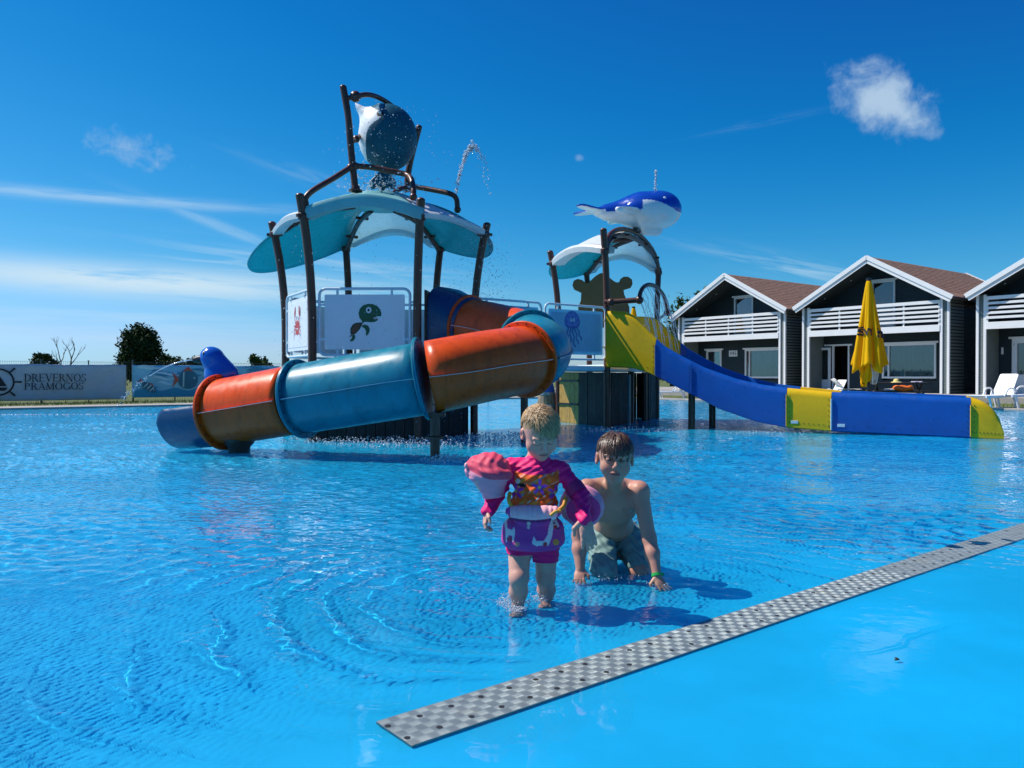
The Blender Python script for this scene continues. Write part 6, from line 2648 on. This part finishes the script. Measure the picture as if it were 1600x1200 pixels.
def armcol(v):
    px = 800 + v[:, 0] / v[:, 1] * 1250
    py = 588 - (v[:, 2] - CZ) / v[:, 1] * 1250
    top = py < 741 + 9 * np.clip((px - 735) / 30, 0, 1) - .004 * (px - 772) ** 2 * (px < 772)
    col = np.where(top[:, None], (.78, .075, .13), (.80, .30, .38))
    bl = poly_mask(px, py, [(738, 756), (748, 750), (745, 758), (752, 764), (748, 768), (738, 763)])
    col = np.where((bl & ~top)[:, None], (.82, .42, .34), col)
    return col


tag(f.build('arm_float', M['float_cloth'], tod, armcol), 'coral and pale pink arm float')
mb = MB()
mb.ball(p_(729, 728, 3.62), (.012, .012, .016), 8)
mb.build('float_valve', mat('pink_valve', (.75, .4, .4), .4), tod, smooth=180)

f = SDF(p_(862, 790, 3.6) * (1, 0, 0) + (0, 3.60, .28), p_(956, 790, 3.76) * (1, 0, 0) + (0, 3.92, .64), .0032)
f2c = p_(909, 791, 3.735)
ax2 = (unit((.95, -.25, -.25)), unit((.25, .95, .05)), unit((.22, -.10, .95)))
f.ell(f2c, (.106, .062, .100), .01, ax=ax2)
f.ell(f2c + (-.012, -.060, -.020), (.074, .030, .066), .012, ax=ax2, cut=True)
X_, Y_, Z_ = f.ax[0][:, None, None], f.ax[1][None, :, None], f.ax[2][None, None, :]
f.F += (.0018 * np.sin(X_ * 120 + Z_ * 90 + 2 * np.sin(Z_ * 60))).astype(np.float32)
f.plane(p_(872, 800, 3.66), (-1, 0, -.25))


def arm2col(v):
    px = 800 + v[:, 0] / v[:, 1] * 1250
    py = 588 - (v[:, 2] - CZ) / v[:, 1] * 1250
    inner = (((px - 912) / 27) ** 2 + ((py - 797) / 24) ** 2 < 1) & (v[:, 1] < 3.72)
    col = np.where(inner[:, None], (.70, .04, .22), (.80, .30, .40))
    col = np.where(((px < 884) & (py > 775))[:, None], (.80, .44, .48), col)
    return col


tag(f.build('arm_float', M['float_cloth'], tod, arm2col), 'pink arm float in the shade')
mb = MB()
bq_ = [A_R[0] * (1 - t_) + A_R[1] * t_ for t_ in (.55, .85)]
mb.tube([bq_[0], bq_[1]], .045, 14)
mb.build('float_cuff', mat('dark_magenta_cuff', (.42, .01, .10), .7), tod, smooth=50)

# ------------------------------------------------------------------ boy
boy = thing('person', P(965, 900, 4.25) * (1, 1, 0) + np.array((0, 0, -.11)), 'bare chested boy in grey green shorts kneeling in the water on his hands', 'person')
SB = np.array((.50, .27, .175))
HB_ = Frame(p_(961, 716, 4.06), (-.06, -.99, -.06), (.05, -.02, 1), 1.16)
BA_R = [p_(1000, 768, 4.20), p_(1015, 842, 4.16), p_(1027, 902, 4.06)]
BA_L = [p_(917, 765, 4.20), p_(905, 838, 4.24), p_(907, 890, 4.17)]
f = SDF(p_(884, 800, 4.1) * (1, 0, 0) + (0, 3.86, -.13), p_(1052, 800, 4.1) * (1, 0, 0) + (0, 4.74, .82), .0030)
head(f, HB_, .97)
f.cap(p_(961, 768, 4.24), HB_(0, -.025, -.05), .048, .046, .025)
f.cap(p_(956, 758, 4.27), p_(922, 763, 4.24), .048, .046, .035)
f.cap(p_(962, 758, 4.27), p_(996, 766, 4.24), .048, .046, .035)
f.ell(p_(959, 792, 4.29), (.128, .080, .105), .035)
for s_ in (-1, 1):
    f.ell(p_(959, 787, 4.215) + (s_ * .052, 0, 0), (.06, .022, .040), .035)
f.ell(p_(960, 822, 4.38), (.108, .075, .090), .06)
f.ell(p_(962, 850, 4.50), (.105, .09, .08), .05)
for A in (BA_R, BA_L):
    f.ell(A[0], (.050, .050, .050), .035)
    f.cap(A[0], A[1], .045, .036, .025)
    f.cap(A[1], A[1] * .6 + A[2] * .4, .036, .037, .02)
    f.cap(A[1] * .6 + A[2] * .4, A[2], .037, .024, .02)
BR_K, BL_K = p_(1000, 893, 4.27), p_(946, 898, 4.23)
for kn, hx in ((BR_K, .06), (BL_K, -.05)):
    f.cap(p_(962, 850, 4.50) + (hx, 0, 0), kn, .072, .050, .02)
    f.cap(kn, kn + (0, .34, -.04), .048, .036, .02)
    f.cap(kn + (0, .34, -.04), kn + (0, .42, -.05), .03, .026, .02)
hand(f, BA_R[2], (.30, -.55, -.62), (.3, -.75, .6), (-.85, -.3, 0), 1.18, .10, .0078, .25)
hand(f, BA_L[2], (-.12, -.60, -.70), (-.1, -.75, .65), (.9, -.2, 0), 1.12, .20, .0078, .2)


def boycol(v):
    col = np.tile(SB, (len(v), 1))
    for s_ in (-1, 1):
        k = blob(v, p_(959, 797, 4.19) + (s_ * .055, 0, 0), .012)[:, None] * .6
        col = col * (1 - k) + np.array((.30, .12, .09)) * k
    col = face_paint(col, HB_, v, SB, (.42, .15, .12), (.09, .05, .03), (.05, .03, .02), False)
    q = HB_.inv(v)
    scalp = (q[:, 2] > .058 - .45 * np.clip(-q[:, 1] + .07, 0, .2)) & (q[:, 1] < .095) & (np.abs(q[:, 0]) < .080) & (q[:, 2] > -.06)
    return np.where(scalp[:, None], (.055, .030, .017), col)


f.build('body', M['skin'], boy, boycol)


def boy_hair(q, rr):
    hz = .33 + .05 * rr.normal() - 1.0 * (q[1] < .25) * min(1, (.25 - q[1]) * 1.3)
    if q[2] < hz or (abs(q[0]) > .72 and q[2] < .18 and q[1] > -.1):
        return None
    if q[1] > .05 and abs(q[0]) < .75:
        return np.array((q[0] * .5 + .32 * rr.normal(), .9, -.6)), rr.uniform(.03, .105), rr.uniform(.02, .14), rr.uniform(.0012, .0040)
    return np.array((q[0] * .8, -.2 + .3 * q[1], -1.)), rr.uniform(.05, .09) * (.5 if abs(q[0]) > .6 else 1), rr.uniform(.02, .09), rr.uniform(.0018, .004)


M['wet_hair'] = mat('wet_dark_hair', (1, 1, 1), .36, spec=.6, var=.1, attr='tint')
ob = hair_strands('hair', HB_, 1250, boy_hair, lambda q, rr: np.array((.10, .052, .026)) * rr.uniform(.3, 1.6), boy, 9)
ob.data.materials.clear()
ob.data.materials.append(M['wet_hair'])

# shorts
f = SDF(p_(905, 860, 4.1) * (1, 0, 0) + (0, 4.12, -.07), p_(1030, 860, 4.1) * (1, 0, 0) + (0, 4.68, .34), .0034)
f.ell(p_(961, 836, 4.46), (.116, .085, .075), .03)
f.ell(p_(962, 850, 4.52), (.125, .11, .095), .05)
f.cap(p_(938, 838, 4.44), BL_K + (-.005, .0, .012), .088, .072, .03)
f.cap(p_(984, 838, 4.44), BR_K + (0, .03, .03), .085, .066, .03)
X_, Y_, Z_ = f.ax[0][:, None, None], f.ax[1][None, :, None], f.ax[2][None, None, :]
f.F += (.0045 * np.sin((Z_ * 1.0 - .55 * X_ + .25 * Y_) * 105 + 2.2 * np.sin(X_ * 38)) * np.sin(X_ * 55 + 1) + .0025 * np.sin((Z_ + .9 * X_) * 170 + 1.5 * np.sin(Z_ * 60))).astype(np.float32)
f.plane(p_(961, 812, 4.44), (0, -.40, 1))
f.plane(p_(1000, 889, 4.24) + (0, 0, .01), (.25, -.55, -.7)) if False else None
f.build('swim_shorts', M['cloth'], boy, lambda v: np.where((np.abs(v[:, 2] - p_(961, 818, 4.4)[2]) < .006)[:, None], (.12, .20, .19), (.165, .27, .25)) * np.ones((len(v), 1)))
mb = MB()
mb.tube([p_(958, 822, 4.36), p_(957, 832, 4.34), p_(960, 842, 4.335)], .004, 6)
mb.build('drawstring', M['whitegloss'], boy, smooth=60)
wb = BA_R[2] * .86 + BA_R[1] * .14
mb = MB()
d_ = unit(BA_R[2] - BA_R[1])
sx_ = unit(np.cross(d_, (0, 1, 0)))
mb.lathe([(.026, -.008), (.029, -.007), (.029, .007), (.026, .008)], BA_R[2] - d_ * .008, 16, (sx_, np.cross(d_, sx_), d_))
mb.box(BA_R[2] - d_ * .008 + sx_ * .028 * (1 if sx_[0] > 0 else -1), (.02, .012, .012), (sx_, np.cross(d_, sx_), d_))
tag(mb.build('wristband', mat('green_wristband', (.02, .40, .08), .4), boy, smooth=40), 'bright green wristband')
# ------------------------------------------------------------------ moving water: jets, drips and splashes
def drops(name, pts, label=None):
    """many little beads of water as one mesh; pts = (position, radius)"""
    mb = MB()
    base = [(0, 0, 1), (0, 0, -1), (1, 0, 0), (-1, 0, 0), (0, 1, 0), (0, -1, 0)]
    fc = [(0, 2, 4), (0, 4, 3), (0, 3, 5), (0, 5, 2), (1, 4, 2), (1, 3, 4), (1, 5, 3), (1, 2, 5)]
    for p, r in pts:
        st = (1, 1, 1) if np.isscalar(r) else r
        rr_ = r if np.isscalar(r) else 1
        mb.add([p + np.array(b) * st * rr_ for b in base], fc)
    o = mb.build(name, M['drop'], smooth=180)
    tag(o, kind='stuff')
    return o


rg = np.random.RandomState(21)
# thin jet above the roof at the right of the bucket
J0 = P(713, 300, 14.9)
pts_ = []
for i in range(420):
    t_ = rg.rand()
    x = J0[0] + (.62) * t_
    z = J0[2] + 3.4 * t_ * (1 - t_) * .98 + .05 * rg.normal() * (.3 + t_)
    if t_ < .55 or rg.rand() < .5:
        pts_.append((np.array((x + .03 * rg.normal() * (.4 + t_), J0[1] + .03 * rg.normal(), z)), rg.uniform(.008, .024) * (1.2 if t_ < .6 else .9)))
drops('water_jet', pts_)
# whale's spout
w0 = P(1024, 300, 18.5)
drops('water_jet', [(w0 + np.array((rg.normal() * .015, rg.normal() * .015, .52 * rg.rand())), (.012, .012, rg.uniform(.015, .04))) for i in range(70)])
# bird's squirt: an arc from the beak
b0_ = bb + np.array((-.33, 0, .26))
mb = MB()
arcp = []
for i in range(15):
    t_ = i / 14
    arcp.append(b0_ + np.array((-.62 * t_, -.05 * t_, -.04 * t_ - .20 * t_ * t_)))
mb.tube(arcp, list(np.linspace(.010, .005, 15)), 6)
tag(mb.build('water_jet', M['drop'], smooth=180), kind='stuff')
pts_ = []
for i in range(90):
    t_ = 1 + rg.rand() * .95
    pts_.append((b0_ + np.array((-.62 * t_ + .012 * rg.normal(), -.05 * t_, -.04 * t_ - .20 * t_ * t_ + .02 * rg.normal())), rg.uniform(.006, .011)))
drops('water_jet', pts_)
# drips and spray round the bucket and the roof edges
pts_ = []
for i in range(420):
    q = bc + np.array((rg.normal() * .42 + .05, rg.normal() * .35 - .35, rg.uniform(-1.0, .45)))
    pts_.append((q, rg.uniform(.004, .013)))
for i in range(330):
    q = np.array((bc[0] + rg.normal() * .30 - .02, bc[1] - .15 + rg.normal() * .3, 4.36 + abs(rg.normal()) * .16))
    pts_.append((q, rg.uniform(.008, .022)))
for i in range(760):                                                   # curtain of drips from the roof edges
    a, b_ = [('A', 'B'), ('D', 'F'), ('F', 'E'), ('B', 'D'), ('E', 'C')][rg.randint(5)]
    s_ = rg.rand()
    q = E_[a] * s_ + E_[b_] * (1 - s_)
    z = EAVE - rg.rand() ** .8 * 3.4
    pts_.append((np.array((q[0] + rg.normal() * .10 + .1, q[1] + rg.normal() * .10, z)), (.0065, .0065, rg.uniform(.007, .016))))
for i in range(420):                                                   # spray drifting to the right of the roof
    q = E_['F'] + np.array((rg.normal() * .20 + .12, rg.normal() * .3, -rg.rand() * 1.6 + .05))
    pts_.append((q, rg.uniform(.005, .011)))
drops('water_spray', pts_)
# veil falling from the spray arch on to the slide
pts_ = []
mb = MB()
for i in range(17):
    q = SPRAY[1 + int(i / 17 * 16)] + np.array((rg.normal() * .02, rg.normal() * .04, -.04))
    zb_ = sm_z(BOT, .95) + .25 + rg.rand() * .2
    n_ = 9
    line = []
    for j in range(n_):
        t_ = j / (n_ - 1)
        line.append(q + sdir * (.34 * t_ ** .6) * (.7 + .5 * rg.rand() * 0 + .3 * (i % 3)) + np.array((.012 * rg.normal(), .012 * rg.normal(), (zb_ - q[2]) * t_)))
    mb.tube(line, [.004 + .005 * rg.rand() for _ in range(n_)], 5)
    for k in range(16):
        c_ = line[rg.randint(2, n_)]
        pts_.append((c_ + rg.normal(0, .03, 3), rg.uniform(.006, .014)))
tag(mb.build('water_veil', M['drop'], smooth=180), kind='stuff')
drops('water_spray', pts_)


def splash(c, r, n, h, big=.008, sq=1.):
    out = []
    for i in range(n):
        a = rg.uniform(0, 6.28)
        rad = r * rg.rand() ** .6
        out.append((np.array((c[0] + math.cos(a) * rad, c[1] + math.sin(a) * rad * sq, c[2] + h * rg.rand() ** 2 * (1 - .5 * rad / r))), rg.uniform(.35, 1) * big))
    return out


pts_ = []
sm0 = np.array((LL[2][0], LL[2][1], .0))
pts_ += splash(sm0 + (-.01, -.01, .0), .085, 260, .055, .0042)
pts_ += splash(sm0 + (-.05, -.03, .01), .05, 120, .06, .0038)
pts_ += splash(sm0 + (.10, .02, .01), .04, 70, .06, .0036)
pts_ += splash(sm0 + (-.01, -.09, .002), .05, 110, .012, .0045)
pts_ += splash(np.array((LR[2][0] - .02, LR[2][1] - .03, 0)), .06, 120, .022, .0042)
pts_ += splash(np.array((BR_K[0], BR_K[1] - .05, 0)), .08, 60, .02, .004)
pts_ += splash(np.array((BL_K[0], BL_K[1] - .06, 0)), .10, 90, .02, .004)
pts_ += splash(np.array((BA_R[2][0], BA_R[2][1], 0)), .06, 50, .015, .004)
drops('water_splash', pts_)
pts_ = []
for c_, r_, n_, h_, b_ in (((-.80, 10.0, 0), .30, 170, .10, .018), ((-.70, 10.0, 0), .5, 120, .05, .014), ((-1.3, 12.6, 0), 1.6, 700, .12, .016), ((-2.6, 12.9, 0), 1.2, 320, .08, .015), ((.1, 14.2, 0), 1.1, 260, .06, .016), ((-5.4, 12.0, 0), .22, 60, .05, .012), ((2.0, 15.9, 0), 1.4, 160, .04, .016), ((4.7, 14.9, 0), .9, 90, .03, .014)):
    pts_ += splash(np.array(c_), r_, n_, h_, b_, .6)
# line of bubbles along the far left of the pool
for i in range(420):
    x = -16 + 10 * rg.rand()
    pts_.append((np.array((x, 21.5 + .25 * (x + 16) * .2 + rg.normal() * .10, .006)), rg.uniform(.012, .03)))
drops('water_splash', pts_)

for o in list(C.objects):
    if o.type == 'MESH' and o.name != pool_water.name:
        zs = [(o.matrix_basis @ Vector(c))[2] for c in o.bound_box]
        if o.parent is not None:
            continue
for root in (tod, boy, tower, t2, slide, tube_slide, bar_):
    st_ = list(root.children)
    while st_:
        o = st_.pop()
        o.cycles.is_caustics_receiver = True
        st_ += list(o.children)
